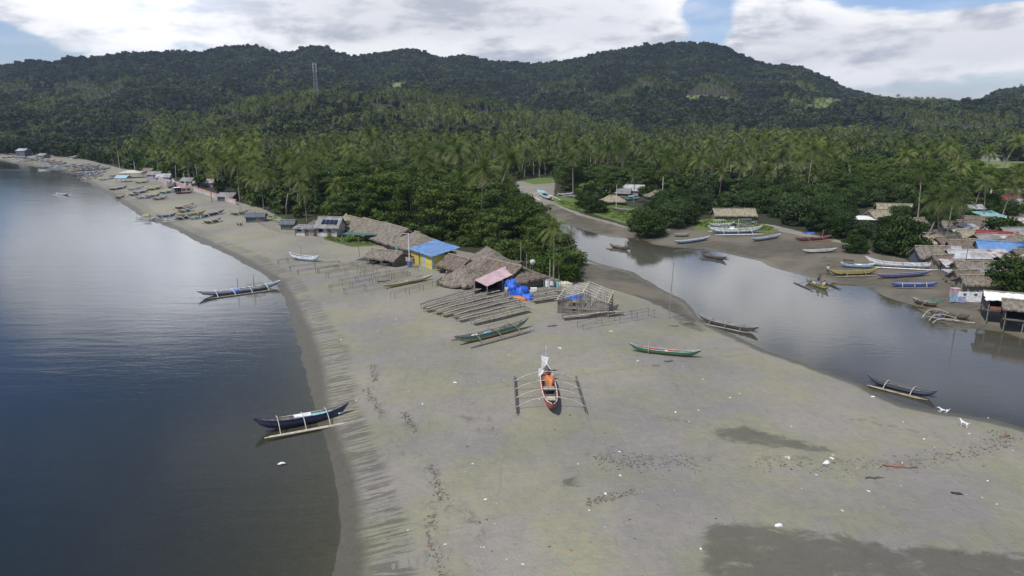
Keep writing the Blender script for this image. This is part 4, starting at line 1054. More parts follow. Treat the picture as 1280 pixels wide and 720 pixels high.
boat((786,439),(876,448), 'green boat with red inside lying alone in the middle of the sand', 'green', 'green', 'aqua', 'red', 2, 1.6, bare=True, rise=.75, H_=.48, W_=.34,
     extras=(('heap', .2, 0, .5, .3, .3, 'red', 'net'), ('box', .38, 0, 1.4, .25, .10, 'rust', 'paddle_box'), ('box', .78, 0, .6, .2, .08, 'lightblue', 'bow_cover'), ('sidemast', -.45, -.5, 1.4, 'palebamboo'), ('heap', .05, 0, .3, .25, .3, 'cream', 'sack')), cat='boat')
boat((873,401),(948,417), 'dark grey outrigger boat nosed along the near edge of the creek', 'darkgrey', 'greywood', 'grey', 'greywood', 3, 1.0, floatc='greywood', beamc='greywood', rise=.7, afloat=True,
     extras=(('box', -.1, 0, 2.4, .3, .06, 'greywood', 'board'),))
boat((1083,477),(1170,499), 'slate blue outrigger boat at the sandy edge of the creek near the dogs', 'slate', 'navy', 'slate', 'darkgrey', 2, 1.2, floatc='bamboo', beamc='palebamboo', rise=.7, afloat=True,
     extras=(('box', .1, 0, 2.6, .25, .06, 'wood', 'board'), ('heap', .65, 0, .2, .2, .2, 'white', 'bag')))
boat((362,324),(400,328), 'white boat with light blue band and raised bow on the beach below the drying racks', 'white', 'lightblue', 'white', 'darkgrey', 2, 1.2, bare=True, rise=.9, H_=.75, cat='boat', extras=(('heap', -.1, 0, 1.2, .4, .3, 'slate', 'net'), ('mast', -.2, 2.4, 'greywood')))
boat((479,362),(541,349), 'narrow yellow canoe hull lying on the drying racks ground in front of the yellow shop', 'yellow', 'yellow', 'cream', 'cream', 2, 1.2, bare=True, rise=.3, H_=.45, W_=.34, cat='canoe', name='canoe')
# creek boats
boat((762,309),(787,313), 'small brown outrigger boat floating highest up the creek', 'brown', 'brown', 'wood', 'greywood', 2, 1.7, afloat=True, floatc='brown', beamc='brown', Lmax=5)
boat((877,321),(908,326), 'small dark outrigger boat floating in the creek below the light blue canoe', 'darkgrey', 'darkgrey', 'wood', 'wood', 2, 1.5, afloat=True, floatc='darkgrey', beamc='darkgrey', Lmax=5.5, extras=(('heap', 0, 0, .8, .3, .3, 'black', 'net'),))
boat((1007,352),(1036,364), 'yellow boat with long dark outriggers floating in the creek with a person', 'yellow', 'limegreen', 'darkgrey', 'greywood', 2, 2.3, afloat=True, floatc='darkgrey', beamc='darkgrey', extras=(('heap', -.3, 0, .4, .3, .3, 'cream', 'net'),))
boat((1036,345),(1098,343), 'long yellow boat beached at the creek edge behind the floating yellow boat', 'yellow', 'brown', 'yellow', 'darkgrey', 2, 1.3, floatc='greywood', beamc='greywood', rise=1.0, extras=(('heap', -.5, 0, .8, .4, .3, 'darkgrey', 'net'),))
boat((1095,349),(1163,345), 'blue boat with dark red bottom beached at the creek edge', 'blue', 'rust', 'lilac', 'navy', 2, 1.2, bare=True, rise=.5, cat='boat', extras=(('heap', -.4, 0, .8, .4, .3, 'navy', 'net'), ('heap', .3, 0, .5, .3, .25, 'navy', 'tarpaulin')))
boat((1113,359),(1172,359), 'low purple blue boat lying nearest the water below the blue and red boat', 'blue', 'purple', 'blue', 'lilac', 3, .9, floatc='blue', beamc='cream', rise=.2)
boat((1080,332),(1176,337), 'very long white outrigger boat with upswept ends in front of the creek village', 'white', 'white', 'white', 'greywood', 3, 1.5, floatc='white', beamc='greywood', rise=1.6, H_=.7, extras=(('box', .05, 0, 6.0, .5, .05, 'greywood', 'deck'), ('heap', .3, 0, .9, .4, .3, 'white', 'cover')))
boat((1050,334),(1093,336), 'light blue boat with black canopy left of the very long white boat', 'lightblue', 'lightblue', 'white', 'greywood', 2, 1.3, bare=True, rise=.5, cat='boat', extras=(('canopy', -.85, -.25, 1.15, 'black'), ('heap', .1, 0, .6, .35, .35, 'white', 'cover')))
boat((843,306),(888,300), 'light blue canoe with white rim at the bend of the creek', 'lightblue', 'slate', 'white', 'grey', 2, 1.2, bare=True, rise=.5, cat='canoe', extras=(('mast', .1, 1.5, 'greywood'),))
boat((884,292),(953,291), 'large white and light blue outrigger boat with white frames on the far creek bank', 'white', 'lightblue', 'white', 'greywood', 3, 2.3, floatc='white', beamc='white', rise=1.1, H_=.9, W_=.7, extras=(('heap', -.1, -.2, .8, .4, .6, 'white', 'cover'), ('mast', .1, 2.9, 'white'), ('mast', .75, 2.4, 'palebamboo'), ('mast', -.8, 2.2, 'palebamboo'), ('frame', .1, .6, .8, 1.7, 'palebamboo')))
boat((886,284),(918,283), 'pink and white boat parked behind the large white outrigger boat', 'white', 'pink', 'white', 'grey', 2, 1.5, floatc='white', beamc='white', rise=.8, extras=(('frame', -.6, .2, .5, 1.5, 'white'),))
boat((914,283),(944,282), 'dark blue boat mostly hidden behind the large white outrigger boat', 'navy', 'slate', 'lightblue', 'grey', 2, 1.5, bare=True, rise=.8, cat='boat', extras=(('canopy', -.3, .6, 1.5, 'slate'),))
boat((939,303),(976,297), 'blue grey canoe with wooden outer board on the mud bank', 'lightblue', 'grey', 'white', 'greywood', 2, 1.0, bare=True, rise=.5, cat='canoe')
boat((993,302),(1039,299), 'dark boat with red bottom and blue canopy on the mud bank', 'slate', 'red', 'red', 'rust', 2, 1.4, rise=.6, floatc='rust', beamc='greywood', extras=(('canopy', -.55, .0, 1.5, 'blue_tarpaulin'), ('mast', .5, 1.8, 'salmon'), ('heap', .35, 0, .7, .4, .3, 'rust', 'net')))
boat((1003,317),(1046,315), 'small canoe, white at one end and brown at the other, on the mud', 'white', 'wood', 'white', 'brown', 2, 1.1, bare=True, rise=.35, cat='canoe', extras=(('heap', -.35, 0, .7, .3, .25, 'white', 'cover'),))
boat((842,296),(862,296), 'grey dinghy behind the light blue canoe at the creek bend', 'grey', 'slate', 'grey', 'greywood', 2, 1.2, bare=True, rise=.4, cat='boat')
boat((672,243),(690,252), 'big white outrigger boat with raised bow at the left end of the green bank', 'white', 'slate', 'white', 'lightblue', 3, 3.0, floatc='white', beamc='white', rise=1.0, H_=.9, W_=.75, extras=(('canopy', -.5, .2, 1.6, 'aqua'),))
boat((697,245),(716,244), 'white outrigger boat second from the left on the green bank', 'white', 'lightblue', 'white', 'grey', 2, 1.8, floatc='white', beamc='white', rise=.7)
boat((764,262),(801,266), 'grey dinghy with rust coloured net heap on the green bank', 'grey', 'slate', 'grey', 'greywood', 2, 1.2, bare=True, rise=.35, cat='boat', extras=(('heap', .5, 0, 1.2, .4, .5, 'rust', 'net'),))
boat((780,251),(799,250), 'teal boat behind the grey dinghy on the green bank', 'teal', 'teal', 'aqua', 'grey', 2, 1.3, bare=True, rise=.5, cat='boat', extras=(('canopy', -.5, .3, 1.2, 'aqua'),))
boat((716,248),(731,247), 'white canoe in front of the small dark tree on the green bank', 'white', 'white', 'white', 'grey', 2, 1.3, bare=True, rise=.4, cat='canoe')

# ---------------------------------------------------------------- boats of the far beach
FARB = [
 ((168,274),(197,274),'white','white','yellow canopy and white outriggers, nose in the sea', dict(extras=(('canopy',-.2,.35,1.1,'yellow'),))),
 ((196,273),(221,270),'blue','blue','blue hull beside the white boat with yellow canopy', {}),
 ((204,277),(223,275),'white','cream','white hull lying nearest the water in the painted row', {}),
 ((221,276),(239,272),'navy','purple','navy hull with purple band below the yellow one', {}),
 ((223,267),(241,263),'turquoise','teal','turquoise hull behind the yellow one', {}),
 ((221,272),(258,267),'yellow','yellow','long yellow hull in the middle of the painted row', {}),
 ((235,275),(258,272),'lightblue','turquoise','light blue hull in front of the long yellow one', {}),
 ((247,273),(281,266),'blue','navy','long blue hull reaching uphill at the right of the row', {}),
 ((255,281),(277,276),'greywood','brown','weathered grey hull nearest the camera in the painted row', {}),
 ((219,263),(243,257),'rust','red','red brown hull above the painted row', {}),
 ((232,262),(240,259),'cream','white','small cream hull leaning on the red brown one', {}),
 ((288,270),(311,266),'limegreen','yellow','yellow green hull apart on the sand before the stake fence', {}),
 ((296,282),(304,281),'greywood','brown','tiny grey hull on the sand below the stake fence', {}),
 ((136,239),(160,235),'navy','blue','navy hull with its bow to the sea in the middle cluster', {}),
 ((159,239),(181,235),'white','cream','white hull at the back of the middle cluster', {}),
 ((184,239),(204,235),'limegreen','green','pale green hull at the back of the middle cluster', {}),
 ((166,243),(187,240),'navy','slate','dark blue hull in the middle cluster', {}),
 ((169,249),(191,248),'blue','blue','bright blue hull at the front of the middle cluster', {}),
 ((199,243),(218,240),'teal','turquoise','teal hull at the right of the middle cluster', {}),
 ((191,251),(210,248),'grey','rust','grey hull with rust red bottom right in the middle cluster', {}),
 ((181,247),(201,245),'grey','slate','grey hull in the middle cluster', {}),
 ((145,249),(157,246),'orange','red','small orange hull nearest the water of the middle cluster', {}),
 ((161,246),(176,243),'slate','lilac','lilac and slate hull in the middle cluster', {}),
 ((169,230),(187,228),'yellow','brown','brown and yellow hull alone behind the middle cluster', {}),
 ((123,227),(152,222),'white','greywood','white hull with spread outriggers left of the blue shade', {}),
 ((136,222),(162,218),'cream','white','long cream hull pointing at the blue shade', {}),
 ((70,243),(86,244),'white','slate','small white hull floating alone in the sea', dict(afloat=True)),
 ((48,213),(62,213),'white','white','white hull with outriggers floating off the far beach', dict(afloat=True)),
 ((58,210),(71,209),'lightblue','white','light blue and white hull at the far waterline', dict(afloat=True)),
 ((217,243),(243,241),'white','red','', dict(extras=(('cabin',-.75,.6,1.1,'white','red'),('cabin',-.9,-.3,1.5,'navy','white')), H_=.9, W_=1.0)),
]
for p1, p2, up, lw, desc, kw in FARB:
    lab = ('outrigger boat with '+desc) if desc else 'large white launch with red bottom and dark windows parked by the beach wall'
    if desc and desc.startswith('yellow canopy'): lab = 'white outrigger boat with '+desc
    kw.setdefault('beams', 2); kw.setdefault('span', 1.3); kw.setdefault('rise', .7)
    boat(p1, p2, lab, up, lw, 'white' if up in ('navy', 'blue', 'grey') else None, 'greywood', detail=False, floatc='greywood' if up != 'white' else 'white', beamc='palebamboo', bare=not desc, cat='outrigger boat' if desc else 'launch', group='painted boats drawn up on the far beach' if desc else None, name='outrigger_boat' if desc else 'launch', **kw)
# crowded boats farther off: rows side by side, bows toward the sea
cols_ = ['white', 'white', 'cream', 'white', 'greywood', 'blue', 'yellow', 'navy', 'grey', 'orange', 'lightblue', 'cream', 'rust', 'purple', 'slate', 'teal', 'red', 'greywood', 'white', 'lilac']
seen = {}
def crowd(zone, n, place, L=7.0):
    poly = pline(zone, .9); mn = poly.min(0); mx = poly.max(0); got = []
    tries = 0
    while len(got) < n and tries < 6000:
        tries += 1; p = rng.uniform(mn, mx)
        if not inside(p[None], poly)[0]: continue
        if any(abs((p-q)@U) < L*.62 and abs((p-q)@Nn) < 2.3 for q in got for U, Nn in ((ud, nd),)): continue
        got.append(p)
    got.sort(key=lambda p: p[1])
    for i, p in enumerate(got):
        c1 = cols_[rng.integers(len(cols_))]; c2 = cols_[rng.integers(len(cols_))]
        a = p-ud*L/2; b = p+ud*L/2*1.0
        pa = project(a[0], a[1], gz(*a)); pb = project(b[0], b[1], gz(*b))
        row = ('front', 'second', 'middle', 'back', 'rearmost')[min(4, int(5*i/max(1, len(got))))]
        nn_ = {'greywood': 'grey brown', 'lightblue': 'light blue', 'rust': 'rust red'}; lab = '%s boat, %s underside, %s row of %s' % (nn_.get(c1, c1), nn_.get(c2, c2), row, place)
        if lab in seen: lab = lab.replace('boat,', 'outrigger boat,')
        seen[lab] = 1
        boat((float(pa[0]), float(pa[1])), (float(pb[0]), float(pb[1])), lab, c1, c2, None, 'greywood', 2, 1.25, detail=False, rise=.7, floatc=('white', 'greywood', 'bamboo')[i % 3], beamc=('white', 'palebamboo')[i % 2], cat='outrigger boat', group='crowded boats at the far end of the beach')
ud = np.array((.86, .50)); nd = np.array((-.50, .86))
crowd([(84,213),(100,219),(112,224),(132,219),(128,212),(104,207),(84,207)], 24, 'the crowd on the far beach', 7)
crowd([(130,211),(112,207),(90,206),(70,203),(84,211),(128,216)], 12, 'the inland far crowd', 7)
crowd([(2,198),(20,202),(45,206),(80,210),(78,204),(40,197),(10,193)], 22, 'the farthest stretch of beach', 7)

# ---------------------------------------------------------------- drying racks
R7 = [((528,387),(598,367)),((531,391),(622,369)),((543,394),(634,371)),((552,397),(640,376)),((566,399),(648,379)),((572,403),(654,384)),((590,407),(660,390))]
ordn = ['rearmost of the seven slatted racks, shortest, nearest the pink awning', 'second slatted rack from the back in the row of seven', 'third slatted rack from the back in the row of seven', 'middle slatted rack of the row of seven', 'fifth slatted rack from the back in the row of seven', 'second slatted rack from the front in the row of seven', 'frontmost slatted drying rack with tall legs, nearest the yellow and teal boat']
for (a, b), l in zip(R7, ordn): rack(a, b, 'bamboo drying rack, '+l if 'drying' not in l else l, .62, .75)
RR_ = [((347,331),(372,326)),((362,341),(425,329)),((372,346),(448,333)),((395,343),(462,329)),((408,349),(500,331)),((448,339),(478,329)),((452,347),(485,336)),((425,358),(522,338)),((412,366),(512,345)),((430,369),(530,352)),((490,374),(560,353)),((470,352),(512,344))]
rl = ['short rail rack nearest the shoreline beside the white and blue boat', 'rail rack below the white and blue boat', 'long rail rack crossing the sand below the white boat', 'rail rack behind the long ones toward the thatched lean-to', 'long rail rack ending before the thatched lean-to', 'short dark rack beside the orange and blue bundle', 'short dark rack in front of the thatched lean-to', 'long rail rack running toward the yellow shop', 'long rail rack left of the yellow canoe', 'long rail rack just behind the yellow canoe', 'rail rack in front of the yellow canoe', 'short rail rack holding boards before the yellow shop']
for (a, b), l in zip(RR_, rl): rack(a, b, l, .6, .8, railonly=True, group='empty rail racks')
rack((703,400),(778,394), 'slatted rack right in front of the unfinished bamboo house', .45, .8)
rack((724,411),(815,396), 'rail rack with long pole ends before the bamboo house', .8, 1.0, railonly=True, group='empty rail racks')
rack((665,379),(700,374), 'low slatted bench between the blue tarp heap and bamboo house', .6, 1.2)
rack((668,372),(702,368), 'slatted bench behind the low one beside the bamboo house', .6, 1.2)

# ---------------------------------------------------------------- the spit's houses
def frame3(FL, FR, BL, h=0):
    a, b, c = G(*FL), G(*FR), G(*BL); ux = (b-a); w = ux.length; ux.normalize(); uy = Vector((-ux.y, ux.x, 0)); d = abs((c-a).dot(uy)); o = a+ux*w/2+uy*d/2
    return Vector((o.x, o.y, gz(o.x, o.y))), w, d, math.degrees(math.atan2(ux.y, ux.x))
# yellow shop with blue tin roof
def corner_frame(FL, FR, dep):
    a, b = G(*FL), G(*FR); ux = (b-a); wdt = ux.length; ux.normalize(); uy = Vector((-ux.y, ux.x, 0)); o = (a+b)/2+uy*dep/2
    return (o.x, o.y, gz(o.x, o.y)), wdt, math.degrees(math.atan2(ux.y, ux.x))
SW, sw_, srz = corner_frame((514,327), (541,337), 4.4)
sh = house(541,316, sw_, 4.4, 2.3, 1.0, 'shed', srz, M_TIN_B, M_WALLY, 'yellow walled shop with shiny blue tin roof and blue door post', 'shop', 'shop', door=True, wins=0, over=.45, jit=.02, world=SW, doorc='lightblue', th=.05)
MB().box((sw_/2-.12, -2.26, 1.12), (.30, .12, 2.25)).build('corner_post', P_('lightblue'), sh)
MB().box((-sw_*.1, -2.24, .95), (.25, .06, 1.9)).build('shutter', P_('slate'), sh)
TH = M_THATCH
def th(px, py, w, d, h, rise, kind, rz, label, m=TH, wm=M_NIPAW, **k):
    k.setdefault('over', .8); k.setdefault('jit', .10); k.setdefault('th', .28)
    return house(px, py, w, d, h, rise, kind, rz, m, wm, label, 'thatched hut', 'thatched_hut', group=None, **k)
th(433,272, 5.5, 5, 1.3, 2.8, 'round', -30, 'rounded pale thatched hut at the left end of the long thatched roofs', M_THATCH_P)
th(448,277, 7.5, 6, 1.2, 2.0, 'gable', -52, 'long thatched shed beside the rounded pale hut')
th(468,281, 9, 6.6, 1.2, 2.2, 'gable', -54, 'middle long thatched shed with sagging ridge')
th(494,288, 9.5, 7, 1.3, 2.4, 'gable', -55, 'third long thatched shed behind the pole with the blue base', M_THATCH)
th(522,296, 9, 7, 1.6, 2.2, 'hip', -52, 'hipped thatched shed directly behind the yellow shop', M_THATCH)
th(484,315, 5, 3.2, 1.5, 1.0, 'gable', -30, 'low thatched lean-to with bright bundles in front', M_THATCH, openfront=True)
th(574,324, 4.2, 3.8, 1.4, 1.4, 'gable', -50, 'thatched annex at the right side of the yellow shop', M_THATCH_D, door=False)
th(609,318, 9.0, 8.2, 1.3, 3.4, 'round', -20, 'largest round thatched hut with pale peak behind the pink awning')
th(580,338, 6.0, 5.4, 1.0, 2.2, 'round', -20, 'low round thatched hut left of the pink awning', M_THATCH)
th(629,333, 6.4, 5.0, 1.6, 1.8, 'gable', -48, 'thatched hut between the largest hut and the pink awning', M_THATCH_D)
th(650,336, 5.0, 4.6, 1.6, 1.6, 'hip', -48, 'brown thatched hut with a satellite dish at the right of the group', M_THATCH_D)
g = G(666,346)
e = empty('satellite_dish', g, .3, 'white round satellite dish beside the brown thatched hut', 'satellite dish'); ds_o = MB()
ring = [(0, 0, 0)]+[(.42*math.cos(a), .10, .42*math.sin(a)) for a in np.linspace(0, 2*math.pi, 13)[:-1]]
ds_o.add([(x, y-.06, z) for x, y, z in ring]+[(x, y+.06, z) for x, y, z in ring], [(0, 1+i, 1+(i+1) % 12) for i in range(12)]+[(13, 14+(i+1) % 12, 14+i) for i in range(12)]+[(1+i, 14+i, 14+(i+1) % 12, 1+(i+1) % 12) for i in range(12)])
ds_o.build('dish', P_('white'), e, loc=(0, 0, 2.3)); MB().tube([(0, .1, 0), (0, .1, 2.3)], .04, 5).build('mast', P_('greywood'), e)
# white hut with solar panels
e = house(413,276, 4.4, 4.4, 2.1, 1.9, 'gable', -8, M_TIN_G, M_WALLW, 'white walled hut with solar panels on its grey roof', 'house', 'beach_house', wins=1)
rf = [o for o in e.children if o.name.startswith('roof')][0]
for i in range(4): MB().box((-.95+i*.85, -1.25, 1.05), (.68, 1.25, .05), tilt=(math.atan2(1.9, 2.75), 0)).build('solar_panel', M_SOLAR, rf)
th(393,278, 4.4, 4.0, 1.3, 1.8, 'round', 0, 'round brown thatched hut attached left of the solar hut', M_THATCH_D)
house(383,283, 4, 2.5, 1.6, .4, 'shed', -5, M_TIN_G, M_WALLW, 'low white walled shed left of the round brown hut', 'shed', 'shed', wins=1)
# pink awning
ao = G(617,366); e = empty('awning', ao, 0, 'faded pink awning on posts over a dark stall', 'awning')
zc = [1.9, 1.75, 2.15, 2.7]; cs = [G(593,350,1.9)+Vector((0,0,1.9)), G(609,358,1.75)+Vector((0,0,1.75)), G(646,341,2.15)+Vector((0,0,2.15)), G(633,332,2.7)+Vector((0,0,2.7))]
cs = [c_-ao for c_ in cs]; V = []; Fq = []
for j in range(7):
    for i in range(13):
        u, v = i/12, j/6; p = (cs[1]*(1-u)+cs[2]*u)*(1-v)+(cs[0]*(1-u)+cs[3]*u)*v
        V.append((p.x, p.y, p.z-.16*math.sin(math.pi*u)*math.sin(math.pi*v)+.03*math.sin(u*25)))
V += [(x, y, z-.035) for x, y, z in V]
for j in range(6):
    for i in range(12): a = j*13+i; Fq += [(a, a+1, a+14, a+13), (91+a, 91+a+13, 91+a+14, 91+a+1)]
MB().add(V, Fq).build('sheet', M_TIN_P, e)
for p in cs+[(cs[1]+cs[2])/2]: MB().tube([(p.x, p.y, gz(p.x+ao.x, p.y+ao.y)-ao.z-.2), (p.x, p.y, p.z+.05)], .06, 5).build('post', P_('greywood'), e)
for nm, a, b in (('back_wall', cs[0], cs[3]), ('side_wall', cs[3], cs[2])):  # near-black sheets, the shade below the awning put into their colour
    a = a*.97; b = b*.97; MB().add([(a.x, a.y, -.2), (b.x, b.y, -.2), (b.x, b.y, b.z-.15), (a.x, a.y, a.z-.15), (a.x, a.y+.06, -.2), (b.x, b.y+.06, -.2), (b.x, b.y+.06, b.z-.15), (a.x, a.y+.06, a.z-.15)], [(0, 1, 2, 3), (4, 7, 6, 5), (0, 4, 5, 1), (2, 6, 7, 3), (0, 3, 7, 4), (1, 5, 6, 2)]).build(nm, M_DARK, e)
heap('tarpaulin_heap', 640,367, 1.1, .8, 1.9, M_TARPB, 'tall blue tarpaulin wrapped pile at the right of the pink awning', 'tarpaulin', R(-20), 5)
heap('tarpaulin_heap', 652,369, 1.0, .8, 1.2, M_TARPB, 'lower blue tarpaulin pile beside the tall wrapped one', 'tarpaulin', .4, 8)
heap('tarpaulin_heap', 660,374, .9, .6, .75, M_TARPB, 'crumpled blue tarpaulin on the ground right of the orange cloth', 'tarpaulin', .2, 12)
heap('net_pile', 647,375, 1.1, .5, .55, P_('orange'), 'orange cloth and net heap in front of the blue tarpaulins', 'net pile', -.1, 3)
heap('net_pile', 690,358, .8, .5, .9, mat('dark_cloth', (.05, .05, .05)), 'dark bundle in the clutter between awning and bamboo house', 'net pile', -.1, 4)
heap('net_pile', 672,355, 1.4, .8, .9, P_('greywood'), 'grey brown clutter heap behind the blue tarpaulins', 'net pile', 0, 9)
heap('net_pile', 663,352, .55, .5, 1.2, P_('aqua'), 'pale green bundle on the clutter behind the tarpaulins', 'bundle', 0, 19)
heap('net_pile', 673,351, .7, .4, 1.1, mat('navy_cloth', (.03, .04, .14)), 'navy cloth bundle beside the pale green one', 'bundle', 0, 29)
def box_thing(name, px, py, d, m, label, cat, rz=0, z=0):
    g = G(px, py); b = MB(); b.box((0, 0, d[2]/2), d); b.box((0, 0, d[2]+.02), (d[0]*1.05, d[1]*1.05, .05)); o = b.build(name, m, None, loc=(g.x, g.y, g.z+z), rz=rz); return tag(o, label, cat)
box_thing('cool_box', 667,364, (.9, .5, .45), P_('white'), 'white cool box on the ground behind the benches', 'cool box')
g = G(681,368); tag(MB().tube([(0, 0, 0), (0, 0, .45)], [.16, .2], 12).build('bucket', P_('cream'), None, loc=g), 'cream plastic bucket beside the laundry near the bamboo house', 'bucket')
g = G(596,366); tag(MB().tube([(0, 0, 0), (0, 0, .45)], [.22, .25], 12).build('bucket', P_('yellow'), None, loc=g), 'yellow bucket under the left edge of the pink awning', 'bucket')
# laundry line
e = empty('laundry_line', G(690,366), R(-15), 'white laundry hanging on a line left of the bamboo house', 'laundry')
for x in (-1.2, 1.2): MB().tube([(x, 0, -.2), (x, 0, 1.9)], .04, 5).build('post', P_('greywood'), e)
MB().tube([(-1.2, 0, 1.8), (0, 0, 1.68), (1.2, 0, 1.8)], .015, 4).build('line', M_ROPE, e)
for i, (x, w_, h_, c_) in enumerate(((-.75, .55, .9, 'white'), (-.1, .5, .7, 'white'), (.35, .3, .8, 'slate'), (.8, .4, 1.1, 'aqua'))):
    V = []
    for j in range(6): t = j/5; V += [(x-w_/2+w_*t, .05*math.sin(t*9), 1.72), (x-w_/2+w_*t+.03*math.sin(i), .09*math.sin(t*7+1), 1.72-h_+.06*math.sin(t*5))]
    V += [(a, b+.015, c) for a, b, c in V]
    MB().add(V, [(2*j, 2*j+1, 2*j+3, 2*j+2) for j in range(5)]+[(12+2*j, 14+2*j, 15+2*j, 13+2*j) for j in range(5)]).build('cloth', P_(c_), e)

# ---------------------------------------------------------------- unfinished bamboo house
o_, w_, d_, rz_ = frame3((722,394), (775,394), (691,383))
rz_ = -14
ca, cb_, cc_ = G(711,394), G(775,394), G(691,383)
w_ = 6.3; d_ = 5.2
cen = G(733,390)
e = empty('bamboo_house', (cen.x, cen.y+1.0, cen.z), R(rz_), 'unfinished grey bamboo house with open rafters and stick walls', 'house')
rb = np.random.default_rng(5); hW = 1.9; RI = 1.1
for nm, a, b in (('front_wall', (-w_/2, -d_/2), (w_/2, -d_/2)), ('side_wall', (-w_/2, d_/2), (-w_/2, -d_/2)), ('side_wall', (w_/2, -d_/2), (w_/2, d_/2)), ('back_wall', (w_/2, d_/2), (-w_/2, d_/2))):
    a = np.array(a); b = np.array(b); L = np.hypot(*(b-a)); n = int(L/.12); st = MB(); nrm = np.array([(b-a)[1], -(b-a)[0]])/L
    for i in range(n+1):
        t = i/n; p = a+(b-a)*t; x, y = p
        if nm == 'front_wall' and (abs(t-.33) < .03 or rb.random() < .05): continue
        if nm == 'back_wall' and rb.random() < .55: continue
        if nm == 'side_wall' and x > 0 and rb.random() < .4: continue
        top = hW+rb.uniform(-.12, .12)
        if 'front' in nm: top = hW+(RI*(1-abs(x)/(w_/2))*.8 if rb.random() < .45 else 0)
        st.tube([(x+rb.uniform(-.03, .03), y, -.1), (x+rb.uniform(-.03, .03), y, top)], .042, 4)
    for zz in (.45, 1.05, hW-.08):
        q0 = a-nrm*.05; q1 = b-nrm*.05; st.tube([(q0[0], q0[1], zz), (q1[0], q1[1], zz)], .028, 4)
    st.build(nm, P_('greywood'), e)
for x in (-w_/2, 0, w_/2):
    for y in (-d_/2, d_/2): MB().tube([(x, y-.03, -.2), (x, y-.03, hW+(RI if x == 0 else .05))], .065, 6).build('post', P_('greywood'), e)
rfm = MB()
rfm.tube([(0, -d_/2-.4, hW+RI), (0, d_/2+.4, hW+RI)], .07, 6)
for sg in (-1, 1):
    rfm.tube([(sg*w_/2, -d_/2-.4, hW+.03), (sg*w_/2, d_/2+.4, hW+.03)], .06, 5); rfm.tube([(sg*w_/4, -d_/2-.4, hW+RI/2+.05), (sg*w_/4, d_/2+.4, hW+RI/2+.05)], .035, 5)
    for i in range(6):
        y = -d_/2-.3+(d_+.6)*i/5; rfm.tube([(0, y, hW+RI+.04), (sg*(w_/2+.35), y, hW-.1)], .045, 5)
rfm.build('rafters', P_('palebamboo'), e)
MB().box((0, .5, .4), (w_-.7, d_-1.6, .06)).build('floor', P_('greywood'), e)
V = []
for j in range(5):
    for i in range(7): V.append((-2.6+2.2*i/6, -1.3+2.3*j/4, 1.62+.05*math.sin(i*2+j)+.12*(i/6)))
V += [(x, y, z-.03) for x, y, z in V]; Fq = []
for j in range(4):
    for i in range(6): a = j*7+i; Fq += [(a, a+1, a+8, a+7), (35+a, 42+a, 43+a, 36+a)]
MB().add(V, Fq).build('sheet', M_TARPB, e)
# poles
pole(836,398, 7.6, .06, P_('greywood'), 'tall thin bamboo pole standing on the sand before the creek', 'pole', 'pole', (.25, .1))
pole(512,334, 5.6, .09, P_('white'), 'white lamp pole with blue barrel base in front of the yellow shop', 'lamp_pole', 'pole', (0, 0), foot=(.38, 1.0, P_('blue')), top=(.9,))
pole(450,322, 3.4, .05, P_('wood'), 'thin dark pole beside the weedy garden patch', 'pole', 'pole', (-.3, 0))
pole(658,352, 4.2, .07, P_('greywood'), 'grey post rising beside the satellite dish', 'pole'); pole(687,362, 4.4, .06, P_('palebamboo'), 'pale bamboo pole above the laundry', 'pole')
pole(651,330, 3.6, .10, P_('greywood'), 'thick pale stump like post behind the largest thatched huts', 'pole')
pole(770,262, 6.5, .08, P_('white'), 'white pole on the green bank beside the small huts', 'pole'); pole(827,262, 8.5, .09, P_('white'), 'tall white pole beside the thatched hut left of the creek clump', 'pole')
pole(1199,378, 8.2, .07, P_('greywood'), 'tall grey pole on the creek bank before the village', 'pole')
pole(879,296, 2.6, .05, P_('greywood'), 'thin stake beside the light blue canoe', 'pole')
pole(1236,258, 4.6, .30, P_('cream'), 'pale dead palm trunk standing behind the village', 'dead_trunk', 'dead trunk')
pole(265,253, 4.2, .10, P_('darkgrey'), 'dark post standing before the orange beach wall', 'pole'); pole(169,216, 5, .10, P_('white'), 'white pole beside the pale beach shade', 'pole'); pole(150,213, 6, .08, P_('white'), 'thin white pole beside the blue shade on the far beach', 'pole')
pole(232,238, 5.5, .10, P_('white'), 'white post behind the parked launch', 'pole')
# poles in the palm plain (lamp or power posts)
for i, (x, y, h_) in enumerate(((903,228,9),(963,226,9),(974,224,10),(912,232,8))): pole(x, y, h_, .14, P_('palebamboo'), ('leftmost bare pale trunk beyond the creek thicket', 'third bare pale trunk beyond the creek thicket', 'rightmost bare pale trunk beyond the creek thicket', 'second bare pale trunk beyond the creek thicket')[i], 'dead_trunk', 'dead trunk', group='bare pale trunks')
